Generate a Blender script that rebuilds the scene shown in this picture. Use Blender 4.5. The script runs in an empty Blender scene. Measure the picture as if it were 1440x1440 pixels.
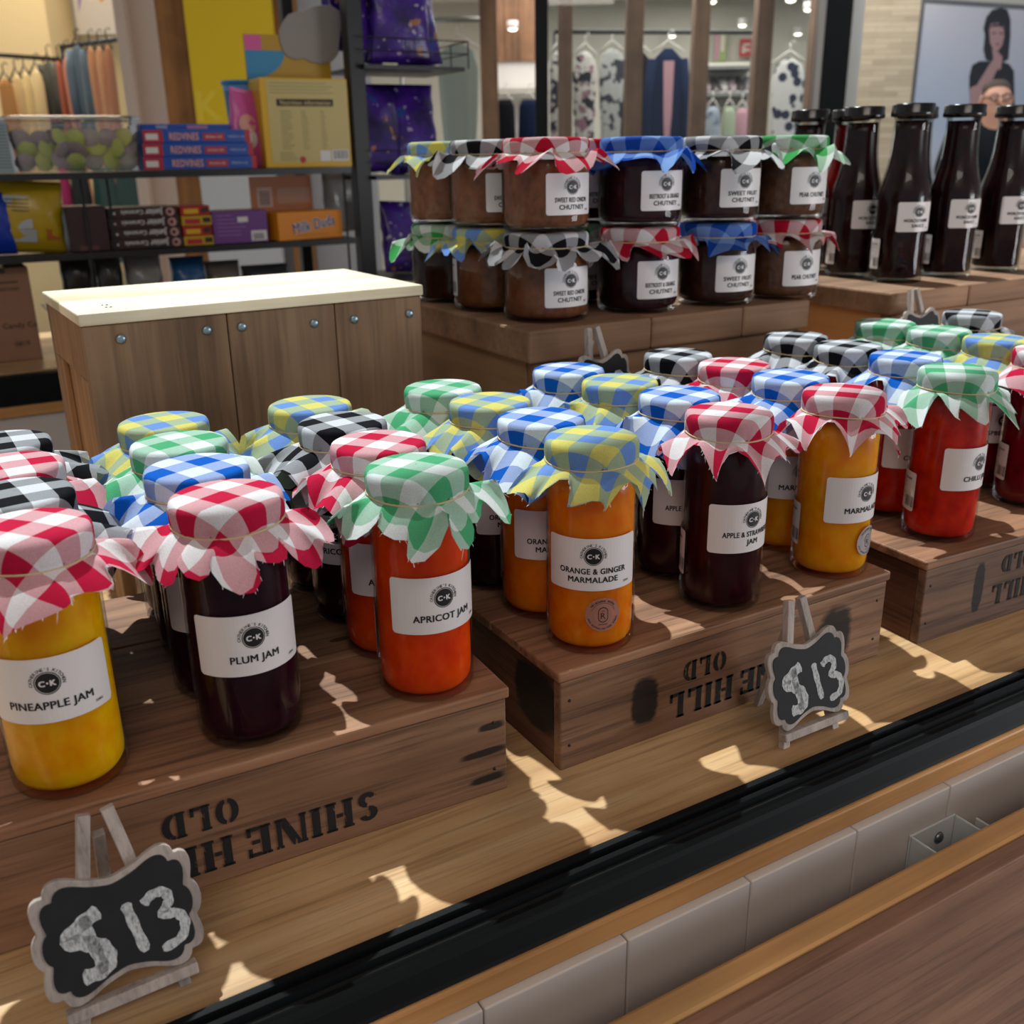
import bpy, bmesh, math, random
from mathutils import Vector, Matrix
PI = math.pi
R_ = math.radians
rnd = random.Random(7)
S = bpy.context.scene
COL = S.collection

# ------------------------------------------------------------------ camera
FPX = 1398.757
PITCH, ROLL, PSI, CAMH = R_(19.64474), R_(-0.95677), R_(30.05546), 0.434626
FW = Vector((math.sin(PSI)*math.cos(PITCH), math.cos(PSI)*math.cos(PITCH), -math.sin(PITCH)))
_r = Vector((math.cos(PSI), -math.sin(PSI), 0)); _u = _r.cross(FW)
RT = math.cos(ROLL)*_r + math.sin(ROLL)*_u
UP = -math.sin(ROLL)*_r + math.cos(ROLL)*_u
C0 = Vector((0, 0, CAMH))
cam = bpy.data.cameras.new('camera'); camo = bpy.data.objects.new('camera', cam); COL.objects.link(camo)
cam.sensor_width = 36; cam.lens = 36*FPX/1440; cam.clip_start = 0.02; cam.clip_end = 100
camo.matrix_world = Matrix(((RT.x, UP.x, -FW.x, 0), (RT.y, UP.y, -FW.y, 0), (RT.z, UP.z, -FW.z, CAMH), (0, 0, 0, 1)))
cam.dof.use_dof = True; cam.dof.focus_distance = 0.74; cam.dof.aperture_fstop = 10
S.camera = camo
EF = Vector((math.sin(PSI), math.cos(PSI), 0)); ER = Vector((math.cos(PSI), -math.sin(PSI), 0))
def ray(x, y): return (x-720)/FPX*RT - (y-720)/FPX*UP + FW
def at_z(x, y, z): d = ray(x, y); return C0 + d*((z-CAMH)/d.z)
def at_y(x, y, Y): d = ray(x, y); return C0 + d*(Y/d.y)
def at_d(x, y, D): d = ray(x, y); return C0 + d*(D/d.dot(EF))

# ------------------------------------------------------------------ world, sun, lamps, exposure
S.view_settings.view_transform = 'Standard'; S.view_settings.look = 'None'; S.view_settings.gamma = 1
S.view_settings.use_curve_mapping = False
S.view_settings.exposure = -0.5
w = bpy.data.worlds.new('daylight'); S.world = w; w.use_nodes = True
bg = w.node_tree.nodes['Background']; bg.inputs[0].default_value = (0.86, 0.92, 1.0, 1); bg.inputs[1].default_value = 0.42
def lamp(name, kind, loc, rot, energy, color, size=1, sizey=None):
    l = bpy.data.lights.new(name, kind); o = bpy.data.objects.new(name, l); COL.objects.link(o)
    o.location = loc; o.rotation_euler = rot; l.energy = energy; l.color = color
    if kind == 'AREA':
        l.shape = 'RECTANGLE'; l.size = size; l.size_y = sizey or size
    return o
def aim(o, target):
    o.rotation_euler = (Vector(target)-o.location).to_track_quat('-Z', 'Y').to_euler()
sun = lamp('sun_through_skylight', 'SUN', (0, 3, 5), (R_(-26), R_(0), 0), 7.4, (0.92, 1.0, 0.99)); sun.data.angle = R_(0.8)
a = lamp('front_fill', 'AREA', (-0.6, -1.5, 2.45), (0, 0, 0), 52, (1.0, 0.88, 0.78), 2.0, 1.2); aim(a, (0.5, 0.5, 0.0))  # soft fill added on the camera side, no fixture behind it
a = lamp('right_front_fill', 'AREA', (2.4, -0.7, 0.25), (0, 0, 0), 30, (0.95, 0.97, 1.0), 0.8, 0.6); aim(a, (0.5, 0.6, 0.05))  # unseen fill, added to brighten the jars from the right
a = lamp('shop_downlight_glow', 'AREA', C0+EF*7.0+ER*1.2+Vector((0, 0, 1.15)), (0, 0, 0), 115, (1.0, 0.94, 0.86), 2.4, 2.4)
a = lamp('warm_shop_glow', 'AREA', C0+EF*6.6-ER*3.0+Vector((0, 0, 1.6)), (0, 0, 0), 46, (1.0, 0.80, 0.56), 1.8, 1.8)
a = lamp('walkway_fill', 'AREA', C0+EF*3.9+ER*0.3+Vector((0, 0, 1.2)), (0, 0, 0), 26, (1.0, 0.95, 0.9), 2.6, 0.8)  # added area lamp above the walkway, out of view
a = lamp('advert_fill', 'AREA', C0+EF*4.6+ER*2.9+Vector((0, 0, 1.5)), (0, 0, 0), 60, (0.95, 0.97, 1.0), 1.2, .6); aim(a, C0+EF*7.2+ER*3.4+Vector((0, 0, .2)))  # added to lift the dark advert, not a fitting of the mall
S.cycles.use_denoising = True
S.cycles.max_bounces = 10; S.cycles.transparent_max_bounces = 24
S.cycles.sample_clamp_indirect = 4
S.cycles.caustics_reflective = False; S.cycles.caustics_refractive = False

# ------------------------------------------------------------------ object helpers
def tag(o, label=None, cat=None, group=None, kind=None):
    if label: o['label'] = label
    if cat: o['category'] = cat
    if group: o['group'] = group
    if kind: o['kind'] = kind
    return o
def thing(name, label, cat, loc=(0, 0, 0), rz=0, group=None):
    o = bpy.data.objects.new(name, None); COL.objects.link(o); o.empty_display_size = 0.02
    o.location = loc; o.rotation_euler = (0, 0, rz)
    return tag(o, label, cat, group)
class MB:
    def __init__(s): s.v = []; s.f = []; s.m = []; s.uv = None; s.sm = []
    def add(s, vs, fs, mi=0, smooth=False):
        b = len(s.v); s.v += [tuple(v) for v in vs]
        for f in fs: s.f.append([b+i for i in f]); s.m.append(mi); s.sm.append(smooth)
    def box(s, x0, x1, y0, y1, z0, z1, mi=0, M=None):
        vs = [Vector((x, y, z)) for z in (z0, z1) for y in (y0, y1) for x in (x0, x1)]
        if M: vs = [M @ v for v in vs]
        s.add(vs, [(0, 2, 3, 1), (4, 5, 7, 6), (0, 1, 5, 4), (2, 6, 7, 3), (0, 4, 6, 2), (1, 3, 7, 5)], mi)
    def tube(s, pts, r, n=8, mi=0, cap=True):
        pts = [Vector(p) for p in pts]; rings = []
        rr = r if isinstance(r, (list, tuple)) else [r]*len(pts)
        for i, p in enumerate(pts):
            t = (pts[min(i+1, len(pts)-1)]-pts[max(i-1, 0)]).normalized()
            a = Vector((0, 0, 1)) if abs(t.z) < .9 else Vector((1, 0, 0))
            e1 = t.cross(a).normalized(); e2 = t.cross(e1)
            rings.append([p+rr[i]*(math.cos(2*PI*k/n)*e1+math.sin(2*PI*k/n)*e2) for k in range(n)])
        s.loft(rings, mi, cap)
    def loft(s, rings, mi=0, cap=True, smooth=True, closed=True):
        n = len(rings[0]); vs = [v for r in rings for v in r]; fs = []
        for i in range(len(rings)-1):
            for k in range(n if closed else n-1):
                a = i*n+k; b = i*n+(k+1) % n; fs.append((a, b, b+n, a+n))
        s.add(vs, fs, mi, smooth)
        if cap:
            b = len(s.v)-len(vs)
            s.f.append([b+k for k in reversed(range(n))]); s.m.append(mi); s.sm.append(False)
            s.f.append([b+(len(rings)-1)*n+k for k in range(n)]); s.m.append(mi); s.sm.append(False)
    def lathe(s, prof, n=40, mi=0, cap=True, rf=None):
        s.loft([[Vector((r*(rf(2*PI*k/n, z) if rf else 1)*math.cos(2*PI*k/n), r*(rf(2*PI*k/n, z) if rf else 1)*math.sin(2*PI*k/n), z)) for k in range(n)] for r, z in prof], mi, cap)
    def prism(s, poly, y0, y1, mi=0, mi_front=None):
        n = len(poly)
        vs = [(x, y0, z) for x, z in poly]+[(x, y1, z) for x, z in poly]
        s.add(vs, [(k, (k+1) % n, n+(k+1) % n, n+k) for k in range(n)], mi)
        b = len(s.v)-2*n
        s.f.append([b+k for k in reversed(range(n))]); s.m.append(mi if mi_front is None else mi_front); s.sm.append(False)
        s.f.append([b+n+k for k in range(n)]); s.m.append(mi); s.sm.append(False)
    def mesh(s, name):
        me = bpy.data.meshes.new(name); me.from_pydata(s.v, [], s.f)
        me.polygons.foreach_set('material_index', s.m); me.polygons.foreach_set('use_smooth', s.sm)
        if s.uv:
            l = me.uv_layers.new(name='flat')
            for lp in me.loops: l.data[lp.index].uv = s.uv[lp.vertex_index]
        bm = bmesh.new(); bm.from_mesh(me); bmesh.ops.recalc_face_normals(bm, faces=bm.faces); bm.to_mesh(me); bm.free()
        return me
    def build(s, name, mats, parent=None, bevel=0, loc=None, rot=None):
        me = s.mesh(name)
        for m in (mats if isinstance(mats, (list, tuple)) else [mats]): me.materials.append(m)
        return link(name, me, parent, bevel, loc, rot)
def link(name, me, parent=None, bevel=0, loc=None, rot=None):
    o = bpy.data.objects.new(name, me); COL.objects.link(o)
    if parent: o.parent = parent
    if loc is not None: o.location = loc
    if rot is not None: o.rotation_euler = rot
    if bevel:
        b = o.modifiers.new('edge', 'BEVEL'); b.width = bevel; b.segments = 2; b.limit_method = 'ANGLE'; b.angle_limit = R_(50)
    return o
def boxpart(name, m, parent, x0, x1, y0, y1, z0, z1, bevel=0.0015):
    """a board with its origin at its own centre"""
    b = MB(); hx, hy, hz = (x1-x0)/2, (y1-y0)/2, (z1-z0)/2
    b.box(-hx, hx, -hy, hy, -hz, hz)
    return b.build(name, m, parent, bevel, loc=((x0+x1)/2, (y0+y1)/2, (z0+z1)/2))

# ------------------------------------------------------------------ materials
def lin(c):
    if isinstance(c, str):
        c = [int(c[i:i+2], 16)/255 for i in (0, 2, 4)]
        c = [x/12.92 if x <= .04045 else ((x+.055)/1.055)**2.4 for x in c]
    return (c[0], c[1], c[2], 1)
class N:
    def __init__(s, name):
        s.m = bpy.data.materials.new(name); s.m.use_nodes = True; s.t = s.m.node_tree; s.b = s.t.nodes['Principled BSDF']; s.out = s.t.nodes['Material Output']
    def n(s, t, **k):
        x = s.t.nodes.new(t)
        for a, v in k.items(): setattr(x, a, v)
        return x
    def l(s, a, b): s.t.links.new(a, b)
    def math(s, op, a, b=None, c=None, clamp=False):
        x = s.n('ShaderNodeMath', operation=op); x.use_clamp = clamp
        for i, v in enumerate((a, b, c)):
            if v is None: continue
            if isinstance(v, (int, float)): x.inputs[i].default_value = v
            else: s.l(v, x.inputs[i])
        return x.outputs[0]
    def mix(s, f, a, b):
        x = s.n('ShaderNodeMix', data_type='RGBA')
        for i, v in ((0, f), (6, a), (7, b)):
            if hasattr(v, 'links'): s.l(v, x.inputs[i])
            elif i == 0: x.inputs[0].default_value = v
            else: x.inputs[i].default_value = lin(v)
        return x.outputs[2]
    def noise(s, vec, scale, detail=4, rough=.6):
        x = s.n('ShaderNodeTexNoise'); x.inputs['Scale'].default_value = scale; x.inputs['Detail'].default_value = detail; x.inputs['Roughness'].default_value = rough
        if vec is not None: s.l(vec, x.inputs['Vector'])
        return x.outputs[0]
    def mapped(s, scale, loc=(0, 0, 0), coord='Object', rand=True):
        t = s.n('ShaderNodeTexCoord'); m = s.n('ShaderNodeMapping'); m.inputs['Scale'].default_value = scale; m.inputs['Location'].default_value = loc
        v = t.outputs[coord]
        if rand:
            oi = s.n('ShaderNodeObjectInfo'); a = s.n('ShaderNodeVectorMath', operation='ADD'); sc = s.n('ShaderNodeMath', operation='MULTIPLY'); sc.inputs[1].default_value = 7.3
            s.l(oi.outputs['Random'], sc.inputs[0]); s.l(v, a.inputs[0]); s.l(sc.outputs[0], a.inputs[1]); v = a.outputs[0]
        s.l(v, m.inputs['Vector']); return m.outputs[0]
    def ramp(s, f, stops):
        x = s.n('ShaderNodeValToRGB'); e = x.color_ramp.elements
        while len(e) < len(stops): e.new(.5)
        for i, (p, c) in enumerate(stops): e[i].position = p; e[i].color = lin(c)
        s.l(f, x.inputs[0]); return x.outputs[0]
    def bump(s, h, strength=.3, dist=.002):
        x = s.n('ShaderNodeBump'); x.inputs['Strength'].default_value = strength; x.inputs['Distance'].default_value = dist
        s.l(h, x.inputs['Height']); s.l(x.outputs[0], s.b.inputs['Normal'])
def plain(name, c, rough=.5, metal=0, spec=.5, vary=0, scale=30, coat=0):
    k = N(name); k.b.inputs['Roughness'].default_value = rough; k.b.inputs['Metallic'].default_value = metal
    k.b.inputs['Specular IOR Level'].default_value = spec; k.b.inputs['Coat Weight'].default_value = coat
    if vary:
        f = k.noise(k.mapped((1, 1, 1)), scale); c4 = lin(c)
        lo = [x*(1-vary) for x in c4[:3]]; hi = [min(1, x*(1+vary)) for x in c4[:3]]
        k.l(k.ramp(f, [(.3, lo), (.7, hi)]), k.b.inputs['Base Color'])
    else: k.b.inputs['Base Color'].default_value = lin(c)
    return k.m
def wood(name, dark, mid, light, axis='X', scale=1.0, rough=.6, spots=(), spotcol='0a0a0c', knots=0.0, pore=.5):
    """grain along axis; spots: (x, z, rx, rz, soft) stencil-paint smudges in the board's own frame"""
    k = N(name)
    al = {'X': (1.6, 26, 26), 'Y': (26, 1.6, 26), 'Z': (26, 26, 1.6)}[axis]
    v = k.mapped(tuple(q*scale for q in al))
    g = k.noise(v, 1.0, 5, .62)
    al2 = tuple(q*scale*(6 if q > 2 else 3.5) for q in al)
    fine = k.noise(k.mapped(al2), 1.0, 3, .7)
    big = k.noise(k.mapped((3, 3, 3)), 2.0, 2)
    c = k.ramp(g, [(.30, dark), (.5, mid), (.72, light)])
    pf = k.ramp(fine, [(.34, (1-pore, 1-pore, 1-pore)), (.5, (1, 1, 1))])
    mx = k.n('ShaderNodeMix', data_type='RGBA', blend_type='MULTIPLY'); mx.inputs[0].default_value = 1
    k.l(c, mx.inputs[6]); k.l(pf, mx.inputs[7]); c = mx.outputs[2]
    bf = k.ramp(big, [(.3, (.72, .72, .72)), (.7, (1.12, 1.1, 1.08))])
    mx = k.n('ShaderNodeMix', data_type='RGBA', blend_type='MULTIPLY'); mx.inputs[0].default_value = 1
    k.l(c, mx.inputs[6]); k.l(bf, mx.inputs[7]); c = mx.outputs[2]
    if knots:
        vo = k.n('ShaderNodeTexVoronoi'); vo.inputs['Scale'].default_value = 1
        k.l(k.mapped({'X': (7, 18, 18), 'Y': (18, 7, 18), 'Z': (18, 18, 7)}[axis]), vo.inputs['Vector'])
        kf = k.math('MULTIPLY', k.math('LESS_THAN', vo.outputs[0], knots), .75)
        c = k.mix(kf, c, '120c09')
    if spots:
        t = k.n('ShaderNodeTexCoord'); sp = k.n('ShaderNodeSeparateXYZ'); k.l(t.outputs['Object'], sp.inputs[0])
        rag = k.noise(k.mapped((60, 60, 220), rand=False), 1.0, 4)
        for (ax, x, z, rx, rz, soft) in spots:
            a = k.math('POWER', k.math('ABSOLUTE', k.math('DIVIDE', k.math('SUBTRACT', sp.outputs[0 if ax == 'x' else 1], x), rx)), 3.0)
            b = k.math('POWER', k.math('ABSOLUTE', k.math('DIVIDE', k.math('SUBTRACT', sp.outputs[2], z), rz)), 3.0)
            q = k.math('ADD', k.math('ADD', a, b), k.math('MULTIPLY', k.math('SUBTRACT', rag, .5), 1.3))
            f = k.math('MULTIPLY', k.math('DIVIDE', k.math('SUBTRACT', 1.0+soft, q), 2*soft, clamp=True), .93)
            c = k.mix(f, c, spotcol)
    k.l(c, k.b.inputs['Base Color']); k.b.inputs['Roughness'].default_value = rough; k.b.inputs['Specular IOR Level'].default_value = .35
    k.bump(fine, .25, .0012)
    return k.m
def gingham(name, base, colr, mixc=None, width=.0165):
    k = N(name)
    t = k.n('ShaderNodeUVMap'); sp = k.n('ShaderNodeSeparateXYZ'); k.l(t.outputs[0], sp.inputs[0])
    def band(o):
        fr = k.math('FRACT', k.math('ADD', k.math('DIVIDE', o, 2*width), .25))
        return k.math('LESS_THAN', fr, .5)
    su, sv = band(sp.outputs[0]), band(sp.outputs[1])
    weave = k.noise(k.mapped((1400, 1400, 1400)), 1, 1)
    both = k.math('MULTIPLY', su, sv); any_ = k.math('MAXIMUM', su, sv)
    if mixc is None:
        b4, c4 = lin(base), lin(colr); mixc = [(b4[i]*.45+c4[i]*.55) for i in range(3)]
    c = k.mix(both, k.mix(any_, base, mixc), colr)
    wv = k.ramp(weave, [(.3, (.88, .88, .88)), (.7, (1.06, 1.06, 1.06))])
    mx = k.n('ShaderNodeMix', data_type='RGBA', blend_type='MULTIPLY'); mx.inputs[0].default_value = 1
    k.l(c, mx.inputs[6]); k.l(wv, mx.inputs[7]); c = mx.outputs[2]
    k.l(c, k.b.inputs['Base Color']); k.b.inputs['Roughness'].default_value = .95; k.b.inputs['Specular IOR Level'].default_value = .1
    k.bump(weave, .3, .0006)
    tr = k.n('ShaderNodeBsdfTranslucent'); k.l(c, tr.inputs[0])
    ms = k.n('ShaderNodeMixShader'); ms.inputs[0].default_value = .22
    k.l(k.b.outputs[0], ms.inputs[1]); k.l(tr.outputs[0], ms.inputs[2]); k.l(ms.outputs[0], k.out.inputs[0])
    return k.m
def glassy(name, tint=(1, 1, 1), rough=.02, ior=1.5, gain=1.0, base=0.0):
    """thin clear glass: see-through with Fresnel reflections"""
    k = N(name)
    tr = k.n('ShaderNodeBsdfTransparent'); tr.inputs[0].default_value = lin(tint)
    gl = k.n('ShaderNodeBsdfGlossy'); gl.inputs['Roughness'].default_value = rough
    fr = k.n('ShaderNodeFresnel'); fr.inputs[0].default_value = ior
    f = k.math('ADD', k.math('MULTIPLY', fr.outputs[0], gain), base, clamp=True)
    ms = k.n('ShaderNodeMixShader'); k.l(f, ms.inputs[0]); k.l(tr.outputs[0], ms.inputs[1]); k.l(gl.outputs[0], ms.inputs[2]); k.l(ms.outputs[0], k.out.inputs[0])
    return k.m
def jam(name, c1, c2, sss=.8, rad=.02, scale=90, rough=.25):
    k = N(name)
    f = k.noise(k.mapped((1, 1, .7)), scale, 3, .55)
    k.l(k.ramp(f, [(.30, c1), (.75, c2)]), k.b.inputs['Base Color'])
    k.b.inputs['Subsurface Weight'].default_value = sss; k.b.inputs['Subsurface Radius'].default_value = (1, .55, .2); k.b.inputs['Subsurface Scale'].default_value = rad
    k.b.inputs['Roughness'].default_value = rough; k.b.inputs['Specular IOR Level'].default_value = .2
    return k.m
def emit(name, c, s):
    k = N(name); k.b.inputs['Base Color'].default_value = lin(c); k.b.inputs['Emission Color'].default_value = lin(c); k.b.inputs['Emission Strength'].default_value = s; return k.m
M = {}
M['crate'] = wood('old_crate_wood', '60432f', '93694e', 'b08a68', 'X', 1, .62, knots=.06)
M['crate_side'] = wood('old_crate_wood_side', '4a3026', '6c4838', '8a604c', 'Y', 1, .65)
M['oak'] = wood('oak_worktop_wood', '9a7450', 'c29c70', 'd4b48c', 'X', 1.1, .36, pore=.32)
M['oak_dark'] = wood('oak_leaf_wood', '7a5644', '9a705a', 'ac8268', 'X', 1.3, .5, pore=.3)
M['oak_edge'] = wood('oak_edge_wood', 'b27e4c', 'cf9a62', 'dfb27a', 'X', .5, .4, pore=.15)
M['ply'] = wood('pale_lid_wood', 'd8c8a4', 'eee2c4', 'f4ecd6', 'X', .5, .7, pore=.10)
M['pallet'] = wood('pallet_board_wood', '6a5340', '8c7058', '9f846a', 'Z', .7, .75, pore=.25, knots=.04)
M['pallet_side'] = wood('pallet_side_wood', '76553a', '9c7652', 'b28c64', 'Z', .5, .75, pore=.25)
M['stand'] = wood('stand_plank_wood', '6e523c', '927056', 'a8866a', 'X', .6, .7, pore=.2)
M['stand_pale'] = wood('stand_side_wood', '86684a', 'a38260', 'b39270', 'Y', .35, .75, pore=.1)
M['stand_warm'] = wood('stand_warm_wood', '9a6a3c', 'b5824e', 'c4935f', 'Y', .35, .7, pore=.1)
M['black_metal'] = plain('black_powder_metal', '0e1113', .6, 0, .14)
M['black_soft'] = plain('black_brush_seal', '0b0c0d', .9)
M['rack_metal'] = plain('black_rack_wire', '101114', .45)
M['white_panel'] = plain('white_painted_panel', 'cfc6c0', .45, vary=.04, scale=6)
M['bracket'] = plain('pale_grey_enamel', 'c9cccd', .35)
M['steel'] = plain('dull_steel', '8f9294', .35, .9)
M['screw'] = plain('bluish_zinc', '8fa3ae', .35, .8)
M['glass'] = glassy('clear_jar_glass', (1, 1, 1), .015, 1.45, .45)
M['bottle_glass'] = glassy('clear_bottle_glass', (.97, 1, .98), .012, 1.45, .55)
M['pane'] = glassy('shop_window_glass', (.93, .95, .95), .01, 1.45, .8, .01)
M['clear_plastic'] = glassy('clear_plastic', (.92, .92, .92), .08, 1.45, 1.2, .06)
M['label'] = plain('white_label_paper', 'dcd6d6', .45)
M['ink'] = plain('black_label_ink', '101012', .55)
M['grey_ink'] = plain('grey_print', '8a8a8e', .6)
M['copper'] = plain('copper_foil', 'b07a6a', .4, .35)
M['silver'] = plain('silver_foil', 'a49ca0', .4, .35)
M['band'] = plain('elastic_band_rubber', 'c2ac84', .7)
M['lid'] = plain('black_gloss_lid', '0c0c0e', .22, 0, .6)
M['tin'] = plain('gold_tin_lid', 'a8926a', .35, .8)
M['thread'] = plain('white_loose_thread', 'e8e6e4', .9)
M['wash'] = wood('whitewashed_pine', '8d837e', 'b3a7a0', 'c6bab2', 'Z', 2, .8, pore=.25)
M['chalkboard'] = plain('chalkboard_black', '15161a', .75, vary=.25, scale=60)
def chalk():
    k = N('smeared_chalk'); f = k.noise(k.mapped((700, 700, 250)), 1, 4, .7)
    k.l(k.ramp(f, [(.3, '6c6e72'), (.5, 'b9bbbc'), (.7, 'd6d7d6')]), k.b.inputs['Base Color']); k.b.inputs['Roughness'].default_value = .95; return k.m
M['chalk'] = chalk()
def worn():
    k = N('worn_stencil_ink'); k.b.inputs['Base Color'].default_value = lin('0c0b0c'); k.b.inputs['Roughness'].default_value = .8
    f = k.noise(k.mapped((260, 260, 90)), 1, 4, .7); a = k.math('GREATER_THAN', f, .37)
    k.l(a, k.b.inputs['Alpha']); return k.m
M['stencil'] = worn()
GW = {'red': gingham('red_gingham', 'e6e2e6', 'c01c42'), 'green': gingham('green_gingham', 'dde6e6', '4fa877'), 'blue': gingham('blue_gingham', 'd6e2f0', '0f5cc2'),
      'black': gingham('black_gingham', 'd2d6de', '17181d'), 'yellow': gingham('yellow_blue_gingham', 'd8cf72', '6d93d8', 'a5b79a')}
GB = {'red': gingham('red_wide_gingham', 'e0dcde', 'b01530', None, .0185), 'green': gingham('green_wide_gingham', 'd8dfdc', '3f9a52', None, .0185), 'blue': gingham('blue_wide_gingham', '7fa2dc', '1746a4', None, .0185),
      'black': gingham('black_wide_gingham', 'd0d0d4', '17171b', None, .0185), 'yellow': gingham('yellow_blue_wide_gingham', 'd8cc62', '6d93d8', 'a8b79a', .0185)}
J = {'pineapple': jam('pineapple_jam', 'f09c00', 'ffb808', .9, .04, 90), 'plum': jam('plum_jam', '1c0610', '30091c', .35, .008), 'apricot': jam('apricot_jam', 'e03404', 'f4540a', .9, .04, 80),
     'ginger': jam('orange_ginger_marmalade', 'ee6e04', 'f98e10', .9, .04, 110), 'berry': jam('apple_strawberry_jam', '25060c', '3a0a14', .4, .008), 'marmalade': jam('orange_marmalade', 'f48a02', 'ffa80a', .9, .04, 100),
     'chilli': jam('chilli_jam', 'a80c06', 'e03010', .85, .022, 80), 'raspberry': jam('raspberry_jam', '5a0414', '86101f', .7, .012), 'dark': jam('dark_and_shaded_jam', '24100c', '3a1a12', .4, .008),  # dark fill: the back apricot jars have their shade put into its colour
     'brown': jam('brown_chutney', '6a3e26', '8a5638', .4, .008, 120), 'beet': jam('beetroot_chutney', '22080e', '38121a', .35, .006, 120), 'fruit': jam('fruit_chutney', '2c1812', '4a2a1c', .35, .006, 120), 'pear': jam('pear_chutney', '523420', '74503a', .4, .006, 120),
     'sauce': jam('dark_brown_sauce', '1c0709', '300c10', .3, .006), 'redsauce': jam('red_chilli_sauce', '7a0c0c', 'a31a16', .6, .01)}

# ------------------------------------------------------------------ lettering (flat meshes made from the built-in font)
_txt = {}
def text_flat(s, bold=.012):
    """verts/faces of s, cap height scaled to 1, centred on x, baseline 0"""
    if (s, bold) in _txt: return _txt[(s, bold)]
    cu = bpy.data.curves.new('lettering', 'FONT'); cu.body = s; cu.size = 1; cu.align_x = 'CENTER'; cu.offset = 0; cu.resolution_u = 3; cu.space_character = 1.06
    o = bpy.data.objects.new('lettering', cu); COL.objects.link(o)
    me = bpy.data.meshes.new_from_object(o.evaluated_get(bpy.context.evaluated_depsgraph_get()))
    vs = [(v.co.x/.70, v.co.y/.70) for v in me.vertices]; fs = [list(p.vertices) for p in me.polygons]
    bpy.data.objects.remove(o); bpy.data.curves.remove(cu); bpy.data.meshes.remove(me)
    if vs:
        x0 = min(v[0] for v in vs); x1 = max(v[0] for v in vs); vs = [(v[0]-(x0+x1)/2, v[1]) for v in vs]
    if bold > .004 and vs:          # heavier strokes: the outline laid down four times, a hair apart
        q = bold; n_ = len(vs); vs0, fs0 = vs, fs; vs, fs = [], []
        for i, (dx, dy) in enumerate(((-q, -q*.6), (q, -q*.6), (-q, q*.6), (q, q*.6))):
            vs += [(x+dx, y+dy) for x, y in vs0]; fs += [[k+i*n_ for k in f] for f in fs0]
    _txt[(s, bold)] = (vs, fs); return vs, fs
def twidth(s, bold=.012):
    vs, _ = text_flat(s, bold); return (max(v[0] for v in vs)-min(v[0] for v in vs)) if vs else .4
class Flat:
    """collects flat artwork (u, v, layer, material index) to be laid on a surface"""
    def __init__(s): s.v = []; s.f = []; s.m = []
    def add(s, vs, fs, mi, layer=1):
        b = len(s.v); s.v += [(x, y, layer) for x, y in vs]; s.f += [[b+i for i in f] for f in fs]; s.m += [mi]*len(fs)
    def text(s, t, u, v, cap, mi=1, bold=.02, maxw=None, rot=0, layer=1):
        vs, fs = text_flat(t, bold); sx = sy = cap
        if maxw and vs and twidth(t, bold)*cap > maxw: sx = maxw/twidth(t, bold)
        c, q = math.cos(rot), math.sin(rot)
        n_ = len(vs)//4 if bold > .004 else len(vs); b0 = len(s.v)
        s.add([(u+x*sx*c-y*sy*q, v+x*sx*q+y*sy*c) for x, y in vs], fs, mi, layer)
        for i in range(b0, len(s.v)): s.v[i] = s.v[i][:2]+(layer+.13*((i-b0)//max(1, n_)),)
    def rect(s, u0, u1, v0, v1, mi, layer=1, nu=1):
        vs = []; fs = []
        for i in range(nu+1): u = u0+(u1-u0)*i/nu; vs += [(u, v0), (u, v1)]
        for i in range(nu): fs.append((2*i, 2*i+2, 2*i+3, 2*i+1))
        s.add(vs, fs, mi, layer)
    def ring(s, u, v, r0, r1, mi, n=32, layer=1, a0=0, a1=2*PI):
        vs = []; fs = []
        for i in range(n+1):
            a = a0+(a1-a0)*i/n; vs += [(u+r0*math.cos(a), v+r0*math.sin(a)), (u+r1*math.cos(a), v+r1*math.sin(a))]
        for i in range(n): fs.append((2*i, 2*i+1, 2*i+3, 2*i+2))
        s.add(vs, fs, mi, layer)
    def disc(s, u, v, r, mi, n=32, layer=1):
        for r0, r1 in ((0.0001*r, .5*r), (.5*r, r)): s.ring(u, v, r0, r1, mi, n, layer)
    def arc_text(s, t, u, v, r, cap, mi, span, mid=PI/2, inside=False, bold=.01, layer=1):
        n = len(t)
        for i, ch in enumerate(t):
            if ch == ' ': continue
            q = (i-(n-1)/2)/(n-1)*span
            a = mid-q if not inside else mid+q
            rr = r if not inside else r+cap
            s.text(ch, u+rr*math.cos(a), v+rr*math.sin(a), cap, mi, bold, rot=(a-PI/2) if not inside else (a+PI/2), layer=layer)
    def panel(s, w, h, rc, mi=0, nu=28, cv=0):
        us = sorted(set([-w/2+w*i/nu for i in range(nu+1)]+[sg*(w/2-rc*q) for sg in (-1, 1) for q in (.1, .3, .6)]))
        vs = []; fs = []
        for u in us:
            d = max(0, abs(u)-(w/2-rc)); e = rc-math.sqrt(max(0, rc*rc-d*d)); vs += [(u, cv-h/2+e), (u, cv+h/2-e)]
        for i in range(len(us)-1): fs.append((2*i, 2*i+2, 2*i+3, 2*i+1))
        s.add(vs, fs, mi, 0)
    def mesh(s, name, fn, mats):
        me = bpy.data.meshes.new(name); me.from_pydata([fn(*v) for v in s.v], [], s.f); me.polygons.foreach_set('material_index', s.m)
        for m in mats: me.materials.append(m)
        return me
def wrap(r, z0=0, eps=.00022, rf=None):
    def fn(u, v, l):
        a = u/r; rr = (rf(a-PI/2) if rf else r)+eps*(1+l)
        return (rr*math.sin(a), -rr*math.cos(a), z0+v)
    return fn
def flatfn(z0=0, eps=.0003): return lambda u, v, l: (u, -eps*(1+l), z0+v)
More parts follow.
